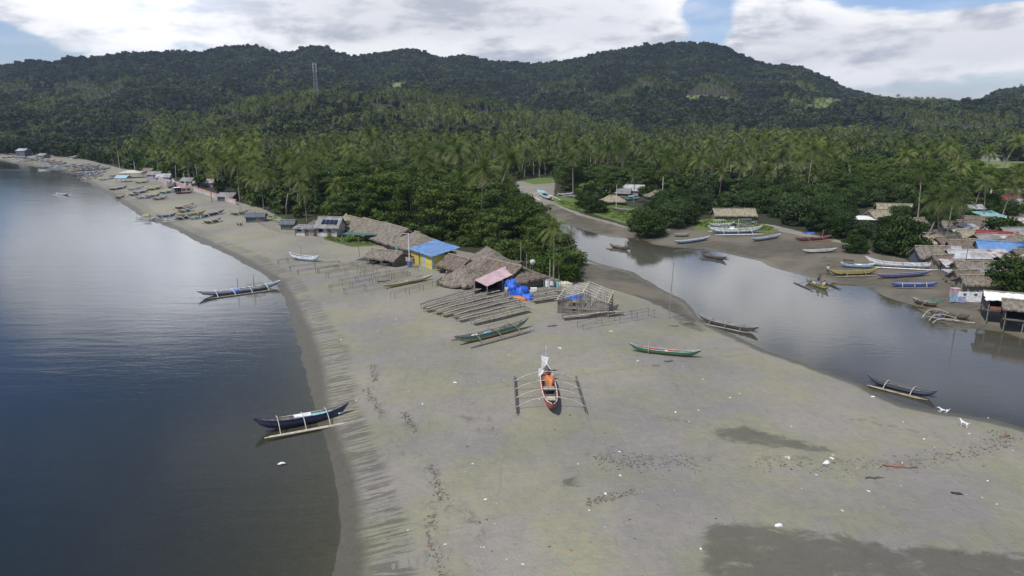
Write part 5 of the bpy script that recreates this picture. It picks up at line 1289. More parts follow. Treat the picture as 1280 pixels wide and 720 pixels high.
# lattice tower on the palm hill
gt = None
for rr in (700,):
    azt = math.atan2(ray(395, 112)[0], ray(395, 112)[1]); x, y = rr*math.sin(azt), rr*math.cos(azt); gt = Vector((x, y, gz(x, y)))
top_z = CAMH+ (145-86)/F*rr*1.0
e = empty('lattice_tower', gt, 0, 'slim grey and white lattice communications tower on the palm covered hill', 'tower'); Ht = top_z-gt.z; tw = MB()
for sx in (-1, 1):
    for sy in (-1, 1): tw.tube([(sx*2.0, sy*2.0, 0), (sx*.9, sy*.9, Ht)], .16, 4)
nb = 12
for i in range(nb):
    z0, z1 = Ht*i/nb, Ht*(i+1)/nb; w0, w1 = 2-1.1*i/nb, 2-1.1*(i+1)/nb
    for a, b in (((-1, -1), (1, -1)), ((1, -1), (1, 1)), ((1, 1), (-1, 1)), ((-1, 1), (-1, -1))): tw.tube([(a[0]*w0, a[1]*w0, z0), (b[0]*w1, b[1]*w1, z1)], .09, 3); tw.tube([(a[0]*w1, a[1]*w1, z1), (b[0]*w1, b[1]*w1, z1)], .07, 3)
tw.build('lattice', P_('grey'), e)
for i in range(3):
    for s_ in (-1, 1): MB().box((s_*1.5, 0, Ht-1.5-i*2.6), (.5, .6, 2.0)).build('antenna', P_('white'), e)
# fences and beach wall
stick_fence([(300,268),(316,276),(333,285),(349,291),(372,293),(400,297)], 2.1, 'line of grey stakes fencing the palms left of the solar hut', .9, 1, jit=.35)
stick_fence([(372,293),(392,294),(405,293)], 1.1, 'low white fence in front of the solar hut', .3, 2, m='white', jit=.1)
A, B = G(243,239), G(295,256); L = (B-A).length; c = (A+B)/2
e = empty('beach_wall', (c.x, c.y, gz(c.x, c.y)), math.atan2(B.y-A.y, B.x-A.x), 'long low white wall with orange upper band along the beach', 'wall')
MB().box((0, 0, .45), (L, .25, .9)).build('base_wall', M_WALLW, e); rl_ = MB(); rl_.box((0, 0, 1.15), (L, .20, .5)); rl_.build('orange_band', P_('salmon'), e)
pw = MB()
for i in range(12): pw.box((-L/2+L*i/11, 0, .75), (.35, .32, 1.5))
pw.build('wall_posts', M_WALLW, e)
A, B = G(196,226), G(232,236); L = (B-A).length; c = (A+B)/2
e = empty('beach_wall', (c.x, c.y, gz(c.x, c.y)), math.atan2(B.y-A.y, B.x-A.x), 'pale pink wall behind the tall white upturned boat', 'wall'); MB().box((0, 0, .7), (L, .25, 1.4)).build('base_wall', P_('pink'), e); MB().box((0, 0, 1.44), (L+.1, .35, .08)).build('coping', M_WALLW, e)
boat((209,236),(217,232), 'short white boat standing with a high bow before the pink wall', 'white', 'white', 'white', 'grey', 2, 1.3, bare=True, rise=1.8, H_=1.4, W_=1.0, cat='boat')
# far beach houses and shades
def shade(px, py, w, d, h, m, label, kind='gable', rise=.9):
    return house(px, py, w, d, h, rise, kind, rng.uniform(-20, 20), m, None, label, 'shade', 'sun_shelter')
shade(164,214, 7, 5, 2.2, mat('pale_roof', (.5, .5, .42), .7), 'pale roofed beach shade on posts among the far boats', 'hip')
shade(154,220, 4, 3, 1.8, P_('lightblue'), 'small light blue tarp shade on the far beach')
for px, py, w, d, h, ri, k, rm, wm, lab in (
    (114,191,8,6,2.5,2,'gable',M_THATCH_P,M_WALLW,'grey gabled house with dark doorway at the back of the far beach'),
    (104,187,9,6,3,3,'round',M_THATCH_P,M_NIPAW,'tall pale domed hut in the trees behind the far beach'),
    (29,187,9,7,4.5,1.5,'gable',M_TIN_W,P_('slate'),'two storey white and blue house at the far left beach'),
    (8,187,10,7,2.4,1.6,'gable',M_THATCH,M_NIPAW,'brown low house at the left edge of the far beach'),
    (54,193,9,6,2.2,1.5,'gable',M_TIN_G,M_NIPAW,'grey low roof behind the far boats'),
    (92,195,5,4,2.0,.8,'shed',M_TIN_W,M_WALLW,'tiny white shed on the grass behind the far boats'),
    (194,216,8,5,2.2,1.6,'gable',M_TIN_G,P_('lilac'),'grey roofed stall crowded behind the beach shade'),
    (186,212,7,5,2.2,1.5,'gable',M_THATCH,M_NIPAW,'thatched stall behind the pale beach shade'),
    (205,219,7,5,2.2,1.5,'gable',M_TIN_W,M_WALLW,'white walled house behind the pink wall'),
    (218,203,7,5,2.5,1.5,'gable',M_TIN_W,M_WALLW,'pale roof half hidden in the grove above the pink wall'),
    (268,196,7,5,3.5,1.5,'gable',M_TIN_W,M_WALLW,'bright white roof half hidden among the palms'),
    (172,186,8,5,2.8,1.4,'gable',M_TIN_G,M_WALLW,'grey white roof in the palms above the far boats'),
    (255,226,9,6,2.3,1.4,'gable',M_TIN_RUST,P_('pink'),'low house with rusty roof behind the orange wall'),
    (236,224,7,5,2.3,1.4,'gable',M_TIN_G,M_WALLW,'grey house behind the parked launch'),
    (285,243,7,5,2.0,1.2,'gable',M_TIN_G,P_('slate'),'dark walled shed under the palms behind the orange wall'),
    (320,268,6,4,1.8,1.0,'gable',P_('slate'),P_('slate'),'blue grey tent like shed behind the stake fence'),
    (360,277,4,3,1.8,1.0,'gable',P_('slate'),P_('slate'),'teal roofed shed under the palms left of the white shed')):
    house(px, py, w*.68, d*.68, h*.72, ri*.75, k, rng.uniform(-25, 15), rm, wm, lab, 'house', 'house', jit=.04, over=.3)

# ---------------------------------------------------------------- houses over the creek
hh = lambda *a, **k: house(*a, **k)
VILL = [
 (1168,296,8.5,4.5,2.2,1.6,'gable',2,M_THATCH_P,M_NIPAW,'long pale thatched roof at the back of the village below the palms'),
 (1153,303,4.5,4,2.2,1.3,'gabley',-10,M_TIN_S,M_NIPAW,'salmon pink roofed hut at the left end of the village'),
 (1165,313,5.0,4,2.3,1.6,'gable',-4,M_THATCH,P_('slate'),'thatched hut with dark blue walls behind the long white boat'),
 (1185,300,4.5,4,2.0,1.3,'gable',10,M_THATCH_D,M_NIPAW,'brown thatched hut under the tallest palm'),
 (1207,316,5.6,4,2.6,1.0,'gable',-4,M_TIN_W,M_GWALL,'whitish tin roofed house with grey plank walls'),
 (1188,311,2.4,3,2.2,.8,'gable',-25,M_TIN_W,M_GWALL,'narrow pale tin roof leaning at the left of the plank house'),
 (1206,305,4.5,3.6,2.2,1.4,'gable',-20,M_THATCH_D,M_NIPAW,'dark thatched hut between the tin roofs'),
 (1239,316,5.8,2.6,2.6,.7,'shed',0,M_TIN_RUST,M_NIPAW,'long white tin roof with rust stains'),
 (1258,308,8.5,5.5,2.5,1.6,'gable',-18,M_TIN_B,M_WALLW,'big light blue roofed house at the right of the village'),
 (1222,331,6.4,3.6,1.9,1.3,'gable',-3,M_THATCH,M_NIPAW,'wide brown thatched hut left of the dense dark tree'),
 (1223,348,4.6,3.0,1.7,1.0,'gable',-2,M_THATCH,M_NIPAW,'small thatched hut nearest the creek below the wide brown one'),
 (1231,296,4.4,4,2.3,1.2,'gable',15,M_TIN_G,M_NIPAW,'grey tin roof beside the dark red one'),
 (1246,293,6.0,4,2.4,1.2,'gable',-28,M_TIN_R,M_NIPAW,'dark red tin roof in the middle of the village'),
 (1242,303,4.0,3,2.2,1.2,'gable',12,M_THATCH,M_NIPAW,'thatched hut in front of the dark red roof'),
 (1212,291,4.6,3.6,2.0,1.2,'gable',0,M_THATCH_P,M_NIPAW,'pale thatched hut with woven walls behind the village centre'),
 (1272,288,6.5,4.5,2.6,1.2,'gable',4,M_TIN_G,M_WALLW,'pale grey roofed house at the right edge above the blue roof'),
 (1276,299,4.6,4.5,2.2,1.6,'gabley',-10,M_THATCH,M_DARK,'dark fronted thatched hut at the right edge'),
 (1208,278,5.5,4,2.2,1.3,'gable',20,M_THATCH_D,M_NIPAW,'brown hut under the palms at the back of the village'),
 (1222,274,5.0,4,2.2,1.3,'gable',-15,M_THATCH_D,M_NIPAW,'rearmost brown hut next to the teal striped roof'),
 (1239,268,5.5,4,2.6,1.0,'shed',20,M_TIN_T,M_GWALL,'teal and white striped tin roof at the back of the village'),
 (1213,283,3.0,2.5,2.2,.6,'shed',10,M_TIN_W,M_GWALL,'small bright tin roof among the brown huts'),
 (1236,286,3.4,2.6,2.2,.9,'gable',35,M_TIN_W,M_WALLW,'small white gabled roof behind the grey tin roof'),
 (1268,247,8.5,6,2.8,2.0,'gabley',-15,M_TIN_R,M_WALLW,'large house with red roof panels at the right edge behind the village'),
 (1265,240,8,5,3.2,1.6,'gable',0,M_THATCH,M_NIPAW,'thatched house behind the large red roofed one'),
 (1216,258,4,3,2.0,.8,'gable',0,M_TIN_W,M_WALLW,'bright white small house between palm trunks'),
 (1117,259,7.5,5,2.4,1.8,'gable',-12,M_THATCH_P,M_NIPAW,'pale thatched house with big roof at the left of the palms'),
 (1100,266,6,4,2.0,1.6,'gable',18,M_THATCH_P,M_NIPAW,'smaller pale thatched hut left of the big pale roof'),
 (1083,272,5.0,2.4,1.5,.5,'shed',-5,M_WHITE_TARP,M_NIPAW,'long white tarp shelter above the orange dirt patch'),
 (1149,289,4,3,2.0,1.0,'gable',-25,M_TIN_RUST,M_NIPAW,'rusty roofed hut under the palm fronds left of the thatched roof'),
 (1138,276,6,4,2.0,1.3,'gable',10,M_THATCH_D,M_NIPAW,'brown hut hidden under palms behind the salmon roof'),
 (1196,340,2.2,1.8,1.8,.4,'shed',8,M_TIN_W,M_NIPAW,'tiny white roofed outhouse on the creek bank'),
 (917,264,9.5,4.0,1.6,1.4,'gable',0,M_THATCH_P,M_NIPAW,'long low pale thatched shelter behind the white outrigger boats'),
 (762,227,8,5,2.4,1.6,'gable',0,M_TIN_S,M_NIPAW,'faded red roofed house in the trees on the green bank'),
 (789,234,8,5,2.2,1.6,'gable',-25,M_TIN_W,P_('lilac'),'whitish roofed house among palms on the green bank'),
 (766,247,6.5,4,1.6,1.5,'hip',-5,M_THATCH_P,P_('darkgrey'),'small thatched hut with dark doorway on the green bank'),
 (772,238,8,4,1.8,1.2,'gable',-20,M_TIN_G,M_NIPAW,'grey roofed hut behind the small thatched hut'),
 (823,241,7,4.5,2.2,1.6,'hip',0,M_THATCH,M_NIPAW,'brown thatched hut beside the tall white pole'),
 (1072,240,6,4,2.4,1.2,'gable',0,M_TIN_W,M_WALLW,'pale roof half hidden in trees left of the village'),
 (1245,192,10,7,4,2,'gable',0,M_TIN_W,M_WALLW,'far white roofed house on the palm plain at the right'),
 (915,186,10,7,4,2,'gable',0,M_TIN_W,M_WALLW,'far white roof above the palms in the centre right'),
 (380,167,10,7,7,2,'gable',0,M_TIN_W,M_WALLW,'tiny white roof high in the palm hill'),
]
VILL += [
 (1178,322,3.6,3.0,2.0,1.0,'gable',12,M_THATCH_D,M_NIPAW,'small dark thatched hut between the blue walled hut and plank house'),
 (1195,329,3.2,2.6,2.0,.6,'shed',-10,M_TIN_RUST,M_GWALL,'small rusty lean-to below the plank walled house'),
 (1207,341,3.4,2.6,1.9,.9,'gable',8,M_THATCH_D,M_NIPAW,'little brown thatched hut left of the small one nearest the creek'),
 (1238,341,3.6,3.0,1.9,.6,'shed',-14,M_TIN_G,M_NIPAW,'grey lean-to roof wedged against the dense dark tree'),
 (1254,297,3.6,3.0,2.2,1.0,'gable',-5,M_TIN_W,M_NIPAW,'whitish gabled roof between the red and blue roofs'),
 (1225,303,3.8,3.2,2.2,1.1,'gable',-32,M_THATCH_D,M_NIPAW,'brown thatched hut behind the rust stained roof'),
 (1199,289,3.6,3.0,2.2,.9,'gable',20,M_TIN_RUST,M_NIPAW,'rusty small roof under the village palms'),
 (1192,280,4.0,3.0,2.2,1.1,'gable',-12,M_THATCH,M_NIPAW,'thatched hut half under palms at the back of the village'),
 (1257,281,4.2,3.4,2.2,1.1,'gable',18,M_THATCH_D,M_NIPAW,'brown thatched hut left of the pale grey roof'),
 (1270,275,3.6,3.0,2.2,.7,'shed',-20,M_TIN_RUST,M_WALLW,'rusty roofed house behind the pale grey roof'),
 (1244,276,3.4,3.0,2.2,.9,'gable',-8,M_TIN_G,M_NIPAW,'little grey roof in front of the teal striped roof'),
 (1284,316,4.6,4.0,2.2,1.3,'gable',6,M_THATCH_D,M_NIPAW,'thatched roof at the right edge below the big blue roof'),
 (1272,324,4.0,3.4,2.2,.8,'shed',-6,M_TIN_RUST,M_NIPAW,'rust brown roof between blue roof and dense dark tree')]
for v in VILL:
    v = (v[0], v[1], v[2]*.98, v[3]*1.0, v[4]*.72)+v[5:]
    nm = 'thatched_hut' if 'thatch' in v[8].name else 'house'
    house(*v[:8], v[8], v[9], v[10], 'hut' if nm == 'thatched_hut' else 'house', nm, jit=.07 if nm == 'thatched_hut' else .03, th=.24 if nm == 'thatched_hut' else .06, over=.4)
heap('tarpaulin_heap', 1158,332, 1.6, .6, .7, P_('lightblue'), 'pale blue tarpaulin heap in front of the dark blue walled hut', 'tarpaulin', 0, 33)
# stilt house with white tarp
e = house(1258,369, 4.2, 3.6, 1.3, .6, 'gable', -22, M_WHITE_TARP, P_('wood'), 'stilt house with white tarp roof standing at the creek edge', 'stilt house', 'stilt_house', stilts=1.6, openfront=True, over=.4, jit=.07, th=.05)
MB().box((0, -1.9, 1.85), (3.8, .08, .4)).build('railing', P_('rust'), e)
house(1281,380, 3.8, 3.2, 1.3, .8, 'gable', -30, M_THATCH, P_('wood'), 'thatched stilt hut at the right edge beside the white tarp house', 'stilt house', 'stilt_house', stilts=1.5, openfront=True, over=.4)
# wall of sheets and posters beside it
e = empty('sheet_fence', G(1216,378), R(-4), 'fence of pale printed sheets between the creek bank huts and the stilt house', 'fence')
MB().box((0, 0, .75), (4.2, .06, 1.4)).build('sheet', P_('white'), e); MB().box((-2.6, -.1, .6), (1.1, .06, 1.1), .3).build('sheet', P_('lightblue'), e); MB().box((-1.6, -.12, .4), (1.0, .06, .8), -.2).build('sheet', P_('lilac'), e)
for x in (-2.1, -.7, .7, 2.1): MB().tube([(x, .08, -.2), (x, .08, 1.7)], .05, 5).build('post', P_('greywood'), e)
for x in (-1.2, .2, 1.5): MB().box((x, -.05, 1.1), (.4, .05, .25)).build('vent', P_('darkgrey'), e)
box_thing('water_tank', 1193,372, (1.0, .9, 1.3), P_('pink'), 'pale pink upright box on the creek bank left of the printed sheets', 'box')
# bow nets and wrecked frames at the creek edge
for i, (px, py, L_, h_) in enumerate(((1180,398,5.5,1.5),(1186,402,5.0,1.1),(1192,405,5.2,.7))):
    g = G(px, py); o = MB().tube([(-L_/2+L_*t, .4*math.sin(t*3), .15+h_*math.sin(math.pi*min(1, t*1.25))**.6*(1-t)) for t in np.linspace(0, 1, 12)], .05, 5).build('bent_pole', P_('palebamboo'), None, loc=g)
    tag(o, ('uppermost', 'middle', 'lowest')[i]+' of three bent pale bamboo poles at the creek edge', 'bamboo pole', 'bent bamboo poles')
heap('net_pile', 1166,378, 1.3, .6, .5, M_NETG, 'green fishing net heap on the creek bank', 'net pile', 0, 41)
heap('net_pile', 1184,395, 1.2, .6, .4, P_('purple'), 'purple net heap beside the bent bamboo poles', 'net pile', 0, 42)
boat((1140,378),(1172,385), 'old dark wooden boat frame half sunk beside the green net', 'brown', 'brown', 'greywood', 'greywood', 2, 1.6, rise=.4, floatc='brown', beamc='greywood')
boat((1160,394),(1212,402), 'wrecked dark hull under the bent bamboo poles', 'brown', 'darkgrey', 'wood', 'darkgrey', 3, 1.6, rise=.3, floatc='greywood', beamc='greywood')
# fishing frame over the garden
e = empty('fishing_net_rack', G(452,302), R(-8), 'bamboo frame hung with green net over the weedy garden', 'net frame')
for x in (-3.5, 0, 3.5):
    for y in (-1.5, 1.5): MB().tube([(x, y, -.2), (x*.95, y, 1.6)], .05, 5).build('post', P_('greywood'), e)
V = []
for j in range(4):
    for i in range(9): V.append((-3.4+6.8*i/8, -1.4+2.8*j/3, 1.6-.25*math.sin(math.pi*i/8)*math.sin(math.pi*(j+.5)/4)))
V += [(a, b, c-.03) for a, b, c in V]; Fq = []
for j in range(3):
    for i in range(8): a = j*9+i; Fq += [(a, a+1, a+10, a+9), (36+a, 45+a, 46+a, 37+a)]
MB().add(V, Fq).build('net', M_NETG, e)
heap('net_pile', 474,327, .7, .4, .9, P_('orange'), 'orange bundle before the thatched lean-to', 'bundle', 0, 51); heap('net_pile', 467,326, .7, .5, .7, P_('blue'), 'blue bundle left of the orange one', 'bundle', 0, 52)
heap('net_pile', 478,329, .35, .3, .9, P_('white'), 'small white sack right of the orange bundle', 'bundle', 0, 53); heap('net_pile', 458,325, 1.4, .5, .35, mat('dark_cloth', (.05, .05, .05)), 'dark net spread beside the thin pole', 'net pile', 0, 54)
heap('net_pile', 497,323, .3, .3, 2.2, P_('teal'), 'tall bundle with pale green top beside the lean-to', 'bundle', 0, 55)
heap('net_pile', 578,352, 1.7, .3, .35, P_('pink'), 'faded red and white net strip before the low round hut', 'net pile', R(-35), 56); heap('net_pile', 590,361, 1.2, .35, .35, P_('aqua'), 'pale green net strip at the left of the pink awning', 'net pile', R(-35), 57)
heap('net_pile', 527,347, .9, .3, .3, P_('slate'), 'slate blue cloth lying behind the yellow canoe', 'net pile', 0, 58); heap('net_pile', 556,341, .9, .5, .8, M_DARK, 'dark crate heap at the corner of the yellow shop', 'net pile', 0, 59)
heap('brush_pile', 858,404, .9, .4, .3, P_('wood'), 'reddish brushwood heap on the sand behind the grey creek boat', 'brushwood', 0, 60)
heap('brush_pile', 706,357, 1.5, .6, .6, P_('palebamboo'), 'heap of pale cut wood behind the bamboo house', 'wood pile', 0, 61)
# ---------------------------------------------------------------- people and dogs
def skin(name, pts, edges, radii, m, parent, sub=2, root=0):
    me = bpy.data.meshes.new(name); me.from_pydata(pts, edges, []); me.materials.append(m); o = link(name, me, parent)
    md = o.modifiers.new('skin', 'SKIN')
    lay = me.skin_vertices[0] if len(me.skin_vertices) else None
    if lay is None:
        bm = bmesh.new(); bm.from_mesh(me); bm.verts.layers.skin.verify(); bm.to_mesh(me); bm.free(); lay = me.skin_vertices[0]
    for i, r_ in enumerate(radii): lay.data[i].radius = (r_, r_)
    lay.data[root].use_root = True
    md.use_smooth_shade = True; s_ = o.modifiers.new('smooth', 'SUBSURF'); s_.levels = sub; s_.render_levels = sub
    return o
M_SKIN = mat('skin_brown', (.22, .12, .075), .6, .08, 5); M_HAIR = mat('black_hair', (.012, .010, .009), .6, .2, 5)
def person(px, py, pose, shirt, pants, label, rz=0, z=None):
    g = G(px, py); e = empty('person', (g.x, g.y, g.z if z is None else z), rz, label, 'person')
    if pose == 'stand':
        J = dict(pelvis=(0, 0, .92), waist=(0, 0, 1.08), chest=(0, .0, 1.30), neck=(0, 0, 1.47), head0=(0, -.01, 1.57), head1=(0, -.01, 1.68),
                 shl=(-.18, 0, 1.40), ell=(-.25, -.03, 1.12), wrl=(-.24, -.14, .90), hal=(-.235, -.18, .82), shr=(.18, 0, 1.40), elr=(.27, -.05, 1.14), wrr=(.20, -.26, 1.02), har=(.17, -.33, 1.00),
                 hpl=(-.10, 0, .88), knl=(-.12, -.03, .48), anl=(-.13, .03, .08), tol=(-.14, -.13, .03), hpr=(.10, 0, .88), knr=(.13, -.04, .48), anr=(.15, .02, .08), tor=(.16, -.14, .03))
    else:
        J = dict(pelvis=(0, .10, .28), waist=(0, .06, .44), chest=(0, -.04, .66), neck=(0, -.10, .82), head0=(0, -.13, .92), head1=(0, -.14, 1.03),
                 shl=(-.18, -.06, .76), ell=(-.24, -.22, .55), wrl=(-.14, -.42, .50), hal=(-.10, -.48, .46), shr=(.18, -.06, .76), elr=(.24, -.22, .55), wrr=(.14, -.42, .50), har=(.10, -.48, .46),
                 hpl=(-.10, .08, .26), knl=(-.17, -.26, .50), anl=(-.14, -.12, .08), tol=(-.15, -.28, .03), hpr=(.10, .08, .26), knr=(.17, -.26, .50), anr=(.14, -.12, .08), tor=(.15, -.28, .03))
    rd = dict(pelvis=.12, waist=.115, chest=.135, neck=.052, head0=.085, head1=.09, shl=.06, ell=.042, wrl=.028, hal=.036, shr=.06, elr=.042, wrr=.028, har=.036, hpl=.085, knl=.056, anl=.036, tol=.034, hpr=.085, knr=.056, anr=.036, tor=.034)
    E = [('pelvis', 'waist'), ('waist', 'chest'), ('chest', 'neck'), ('neck', 'head0'), ('head0', 'head1'), ('chest', 'shl'), ('shl', 'ell'), ('ell', 'wrl'), ('wrl', 'hal'), ('chest', 'shr'), ('shr', 'elr'), ('elr', 'wrr'), ('wrr', 'har'),
         ('pelvis', 'hpl'), ('hpl', 'knl'), ('knl', 'anl'), ('anl', 'tol'), ('pelvis', 'hpr'), ('hpr', 'knr'), ('knr', 'anr'), ('anr', 'tor')]
    ks = list(J); body = skin('body', [J[k] for k in ks], [(ks.index(a), ks.index(b)) for a, b in E], [rd[k] for k in ks], M_SKIN, e)
    def lerp(a, b, t): return tuple(J[a][i]*(1-t)+J[b][i]*t for i in range(3))
    pts = [J['waist'], J['chest'], J['shl'], lerp('shl', 'ell', .7), J['shr'], lerp('shr', 'elr', .7), J['pelvis'], lerp('chest', 'neck', .5)]
    skin('shirt', pts, [(6, 0), (0, 1), (1, 2), (2, 3), (1, 4), (4, 5), (1, 7)], [.135, .155, .080, .062, .080, .062, .135, .075], P_(shirt), e)
    pts = [J['pelvis'], J['hpl'], lerp('hpl', 'knl', .85), J['hpr'], lerp('hpr', 'knr', .85)]
    skin('shorts', pts, [(0, 1), (1, 2), (0, 3), (3, 4)], [.142, .105, .082, .105, .082], P_(pants), e)
    h = J['head1']; V = []; Fc = []
    hb = MB(); n = 10
    for j in range(5):
        ph = (j/4)*math.pi/2*1.0; 
        for i in range(n): a = 2*math.pi*i/n; hb.V.append((h[0]+.108*math.cos(ph)*math.cos(a), h[1]+.02+.118*math.cos(ph)*math.sin(a), h[2]-.01+.115*math.sin(ph)))
    for j in range(4):
        for i in range(n): hb.F.append((j*n+i, j*n+(i+1) % n, (j+1)*n+(i+1) % n, (j+1)*n+i)); hb.M.append(0)
    hb.build('hair', M_HAIR, e, True); return e
person(1034,344, 'stand', 'white', 'darkgrey', 'person in white shirt and dark shorts standing at the bow of the long yellow boat', R(20))
g = W0(1029,361, 0); person(1029,361, 'stand', 'cream', 'grey', 'person in pale clothes standing by the floating yellow boat', R(-60), z=-.45)
g = W0(1021,355, 0); person(1023,356, 'sit', 'black', 'navy', 'person in black crouching on the floating yellow boat', R(30), z=.55)
person(463,326, 'stand', 'red', 'darkgrey', 'person in red shirt standing beside the blue and orange bundles', R(10))
person(517,334, 'stand', 'navy', 'rust', 'person in navy shirt standing at the corner of the yellow shop', R(-30))
person(493,330, 'sit', 'white', 'slate', 'person in white shirt sitting under the low thatched lean-to', R(5))
person(633,372, 'stand', 'cream', 'bamboo', 'person in cream shirt standing at the left end of the tall blue tarpaulin', R(-20))
person(559,345, 'sit', 'pink', 'purple', 'person in pink shirt squatting before the thatched annex', R(40))
def dog(px, py, c1, c2, label, rz, lying=False):
    g = G(px, py); e = empty('dog', g, rz, label, 'dog'); e.scale = (.78,)*3; z = .0 if not lying else -.27
    J = [(0, 0, .50+z), (.28, 0, .50+z), (-.28, 0, .50+z), (.42, 0, .66+z), (.52, 0, .76+z), (.66, 0, .73+z), (.74, 0, .71+z)]
    Ed = [(0, 1), (0, 2), (1, 3), (3, 4), (4, 5), (5, 6)]; rd = [.105, .125, .11, .075, .075, .04, .028]
    def leg(bi, x, s, f):
        i0 = len(J)
        if not lying: J.extend([(x, s*.07, .38), (x+(.03 if f else .06), s*.08, .24), (x+(0 if f else -.05), s*.08, .13), (x+.01, s*.08, .02), (x+.06, s*.08, .02)])
        else: J.extend([(x, s*.09, .14), (x+.08, s*.13, .09), (x+.14, s*.14, .05), (x+.24, s*.13, .035), (x+.30, s*.13, .03)])
        Ed.append((bi, i0)); Ed.extend([(i0+k, i0+k+1) for k in range(4)]); rd.extend([.06, .038, .026, .024, .022])
    for s in (-1, 1): leg(1, .27, s, True); leg(2, -.30, s, False)
    t = len(J); J.extend([(-.40, 0, .56+z), (-.52, 0, .68+z), (-.56, 0, .80+z)]); Ed.extend([(2, t), (t, t+1), (t+1, t+2)]); rd.extend([.035, .024, .014])
    body = skin('body', J, Ed, rd, P_(c1), e)
    for s in (-1, 1): MB().add([(.50, s*.05, .81+z), (.56, s*.07, .80+z), (.52, s*.085, .92+z), (.50, s*.03, .80+z)], [(0, 1, 2), (1, 3, 2), (3, 0, 2), (0, 3, 1)]).build('ear', P_(c2), e)
    skin('coat_patch', [(-.2, 0, .53+z), (.02, 0, .53+z)], [(0, 1)], [.118, .118], P_(c2), e)
dog(1205,534, 'white', 'cream', 'white and tan dog standing on the sand at the creek edge', R(115))
dog(1180,515, 'white', 'black', 'black and white dog lying at the water edge', R(160), True)

# ---------------------------------------------------------------- litter and driftwood
def scrap(px, py, s, m, label, name='plastic_bag', cat='litter', seed=0, group=None, h=.5):
    g = G(px, py); o = link(name, heap_mesh(s, s*.6, s*h, m, seed), None, (g.x, g.y, g.z-.015), seed*1.3); o.scale = (.72,)*3 if s > .2 else (1, 1, 1); return tag(o, label, cat, group)
MW = P_('white')
scrap(1033,579, .48, MW, 'large crumpled white bag at the edge of the small dark damp patch', seed=3); scrap(1040,573, .22, MW, 'torn white scrap right beside the large crumpled bag', seed=4)
scrap(974,657, .36, MW, 'white plastic sheet just above the large dark damp patch', seed=5); scrap(876,686, .10, MW, 'small white bag at the left tip of the large damp patch', seed=6)
scrap(764,414, .40, P_('cream'), 'cream sheet lying in front of the bamboo house racks', seed=7, h=.2); scrap(797,451, .34, P_('cream'), 'pale flat scrap in front of the green boat', seed=8, h=.15)
scrap(700,435, .30, MW, 'white scrap left of the green boat', seed=9, h=.25); scrap(352,579, .38, MW, 'white scrap floating on the sea below the navy boat', seed=10, h=.2)
scrap(757,617, .14, MW, 'white bit in the short drift line below the long one', seed=11); scrap(1091,496, .25, MW, 'white bag on the creek sand below the slate blue boat', seed=12)
scrap(985,572, .45, P_('palebamboo'), 'pale reed scrap left of the large crumpled bag', seed=13, h=.15); scrap(569,478, .30, MW, 'white rope scrap on the open sand left of the red boat', seed=14, h=.2)
MWs = [('white', 'small white'), ('cream', 'small cream'), ('lightblue', 'small bluish'), ('darkgrey', 'small dark'), ('rust', 'small reddish')]
areas = [('on the left sand near the shoreline', (440,430,620,720), 34), ('on the middle sand around the red boat', (620,430,800,600), 30), ('on the sand beside the green boat', (790,400,1000,540), 26), ('on the right sand toward the creek mouth', (1000,520,1280,640), 42), ('on the lower middle sand', (600,600,900,720), 26), ('around the drying racks', (420,340,560,430), 20)]
rl2 = np.random.default_rng(77)
for place, (x0, y0, x1, y1), n in areas:
    for i in range(n):
        x, y = rl2.uniform(x0, x1), rl2.uniform(y0, y1); P = W0(x, y, 1.0); q = np.array([P[:2]])
        if sdf(q, RIV_POLY)[0] > -2 or inside(q, SEA_POLY)[0] or segdist(q, SEA_LINE)[0][0] < 3: continue
        c, w_ = MWs[rl2.choice(5, p=(.20, .20, .05, .38, .17))]
        scrap(x, y, rl2.uniform(.04, .13), P_(c), w_+' scrap of litter '+place, 'litter_scrap', 'litter', int(rl2.integers(1, 500)), w_+' litter '+place, h=.4)
def drift(px, py, L, r, label, m='brown', rz=0., seed=0):
    g = G(px, py); q = np.random.default_rng(seed); b = MB()
    pts = [(L*(t-.5), q.uniform(-.05, .05)*L, .05+q.uniform(0, .06)) for t in np.linspace(0, 1, 6)]; b.tube(pts, [r*.6, r, r*.9, r, r*.7, r*.3], 6)
    b.tube([pts[3], (pts[3][0]+L*.18, pts[3][1]+L*.14, .16)], [r*.6, r*.2], 5); b.tube([pts[2], (pts[2][0]+L*.1, pts[2][1]-L*.13, .10)], [r*.5, r*.2], 5)
    return tag(b.build('driftwood', P_(m), None, loc=g, rz=rz), label, 'driftwood')
drift(1121,584, 1.9, .07, 'brown forked driftwood branch in the long drift line at the right', 'rust', -.25, 1); drift(1142,585, .6, .06, 'short dark driftwood right of the forked branch', 'brown', .1, 2)
drift(1093,598, 1.3, .05, 'thin dark driftwood stick below the forked branch', 'darkgrey', 0, 3); drift(691,408, 1.3, .08, 'dark driftwood log left of the bamboo house racks', 'darkgrey', .3, 4)
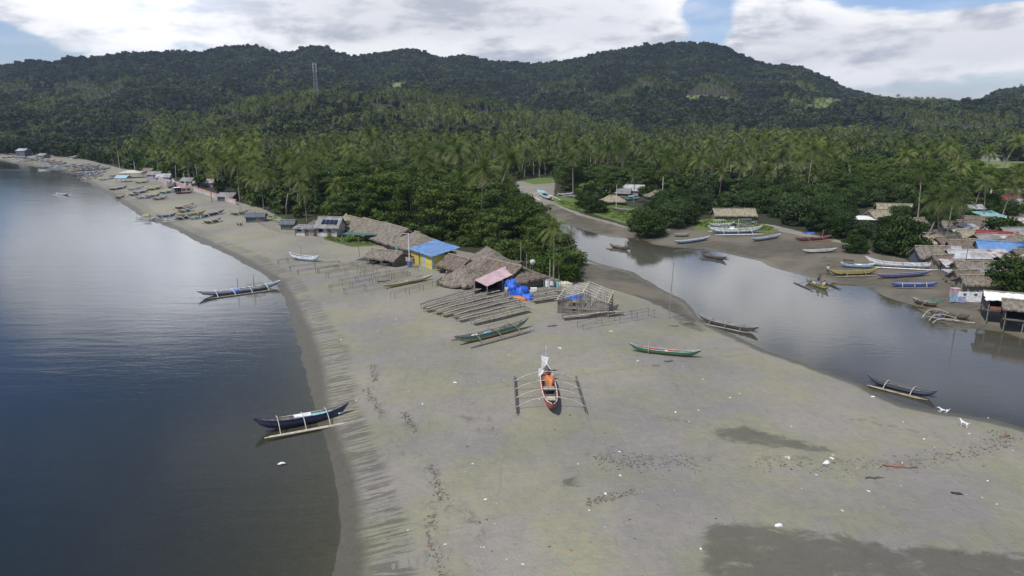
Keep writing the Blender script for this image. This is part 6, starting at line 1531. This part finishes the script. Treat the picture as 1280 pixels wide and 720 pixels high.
drift(836,452, 1.0, .06, 'dark driftwood piece under the green boat', 'darkgrey', .2, 5); drift(1256,546, 1.0, .06, 'reddish driftwood at the right end of the drift line', 'rust', .5, 6)
drift(1196,618, .7, .07, 'black driftwood chunk at the lower right', 'black', -.3, 7); drift(1030,322, .8, .06, 'thin stake of driftwood on the far mud bank', 'wood', .2, 8)
drift(692,464, .9, .05, 'dark stick behind the red boat', 'darkgrey', .6, 9); drift(820,458, .8, .03, 'thin dark stick near the green boat', 'darkgrey', -.2, 10)
drift(480,352, 2.2, .08, 'dark log before the short racks', 'darkgrey', .4, 11); drift(843,408, 1.4, .05, 'dark branch beside the reddish brushwood', 'darkgrey', -.3, 12); drift(893,302, 1.2, .07, 'reddish log on the mud by the canoes', 'rust', 0, 13)
# wrack: countless twigs and husks along the drift lines
lines = [([(740,571),(770,577),(810,579),(850,577),(870,578)], 1.3, 260), ([(735,631),(760,622),(780,618),(797,613)], .5, 110), ([(950,580),(1000,582),(1060,583),(1110,583),(1165,577),(1205,569),(1235,556),(1250,545)], 1.2, 330),
         ([(540,582),(550,612),(560,628)], .5, 120), ([(545,640),(540,668),(548,695),(556,718)], .5, 70), ([(466,455),(470,478)], .4, 80), ([(458,485),(472,505),(478,517)], .4, 110), ([(505,515),(520,540)], .4, 90), ([(1235,540),(1262,548),(1250,560)], .8, 140)]
rw = np.random.default_rng(12); wk = MB()
for pts, wd_, n in lines:
    w3 = [G(*p) for p in pts]; seg = [(b-a).length for a, b in zip(w3[:-1], w3[1:])]; tot = sum(seg)
    for _ in range(n):
        s = rw.uniform(0, tot); i = 0
        while s > seg[i] and i < len(seg)-1: s -= seg[i]; i += 1
        p = w3[i].lerp(w3[i+1], min(1, s/seg[i])); x = p.x+rw.normal()*wd_*.5; y = p.y+rw.normal()*wd_*.5; z = p.z+.015
        a = rw.uniform(0, 6.28); l = rw.uniform(.04, .22); t = rw.uniform(.010, .03)
        wk.box((x, y, z), (l, t*2, t), a, int(rw.integers(3)))
tag(wk.build('drift_debris', [P_('brown'), P_('wood'), P_('darkgrey')]), 'brown twigs and husks strewn along the drift lines', 'debris', kind='stuff')
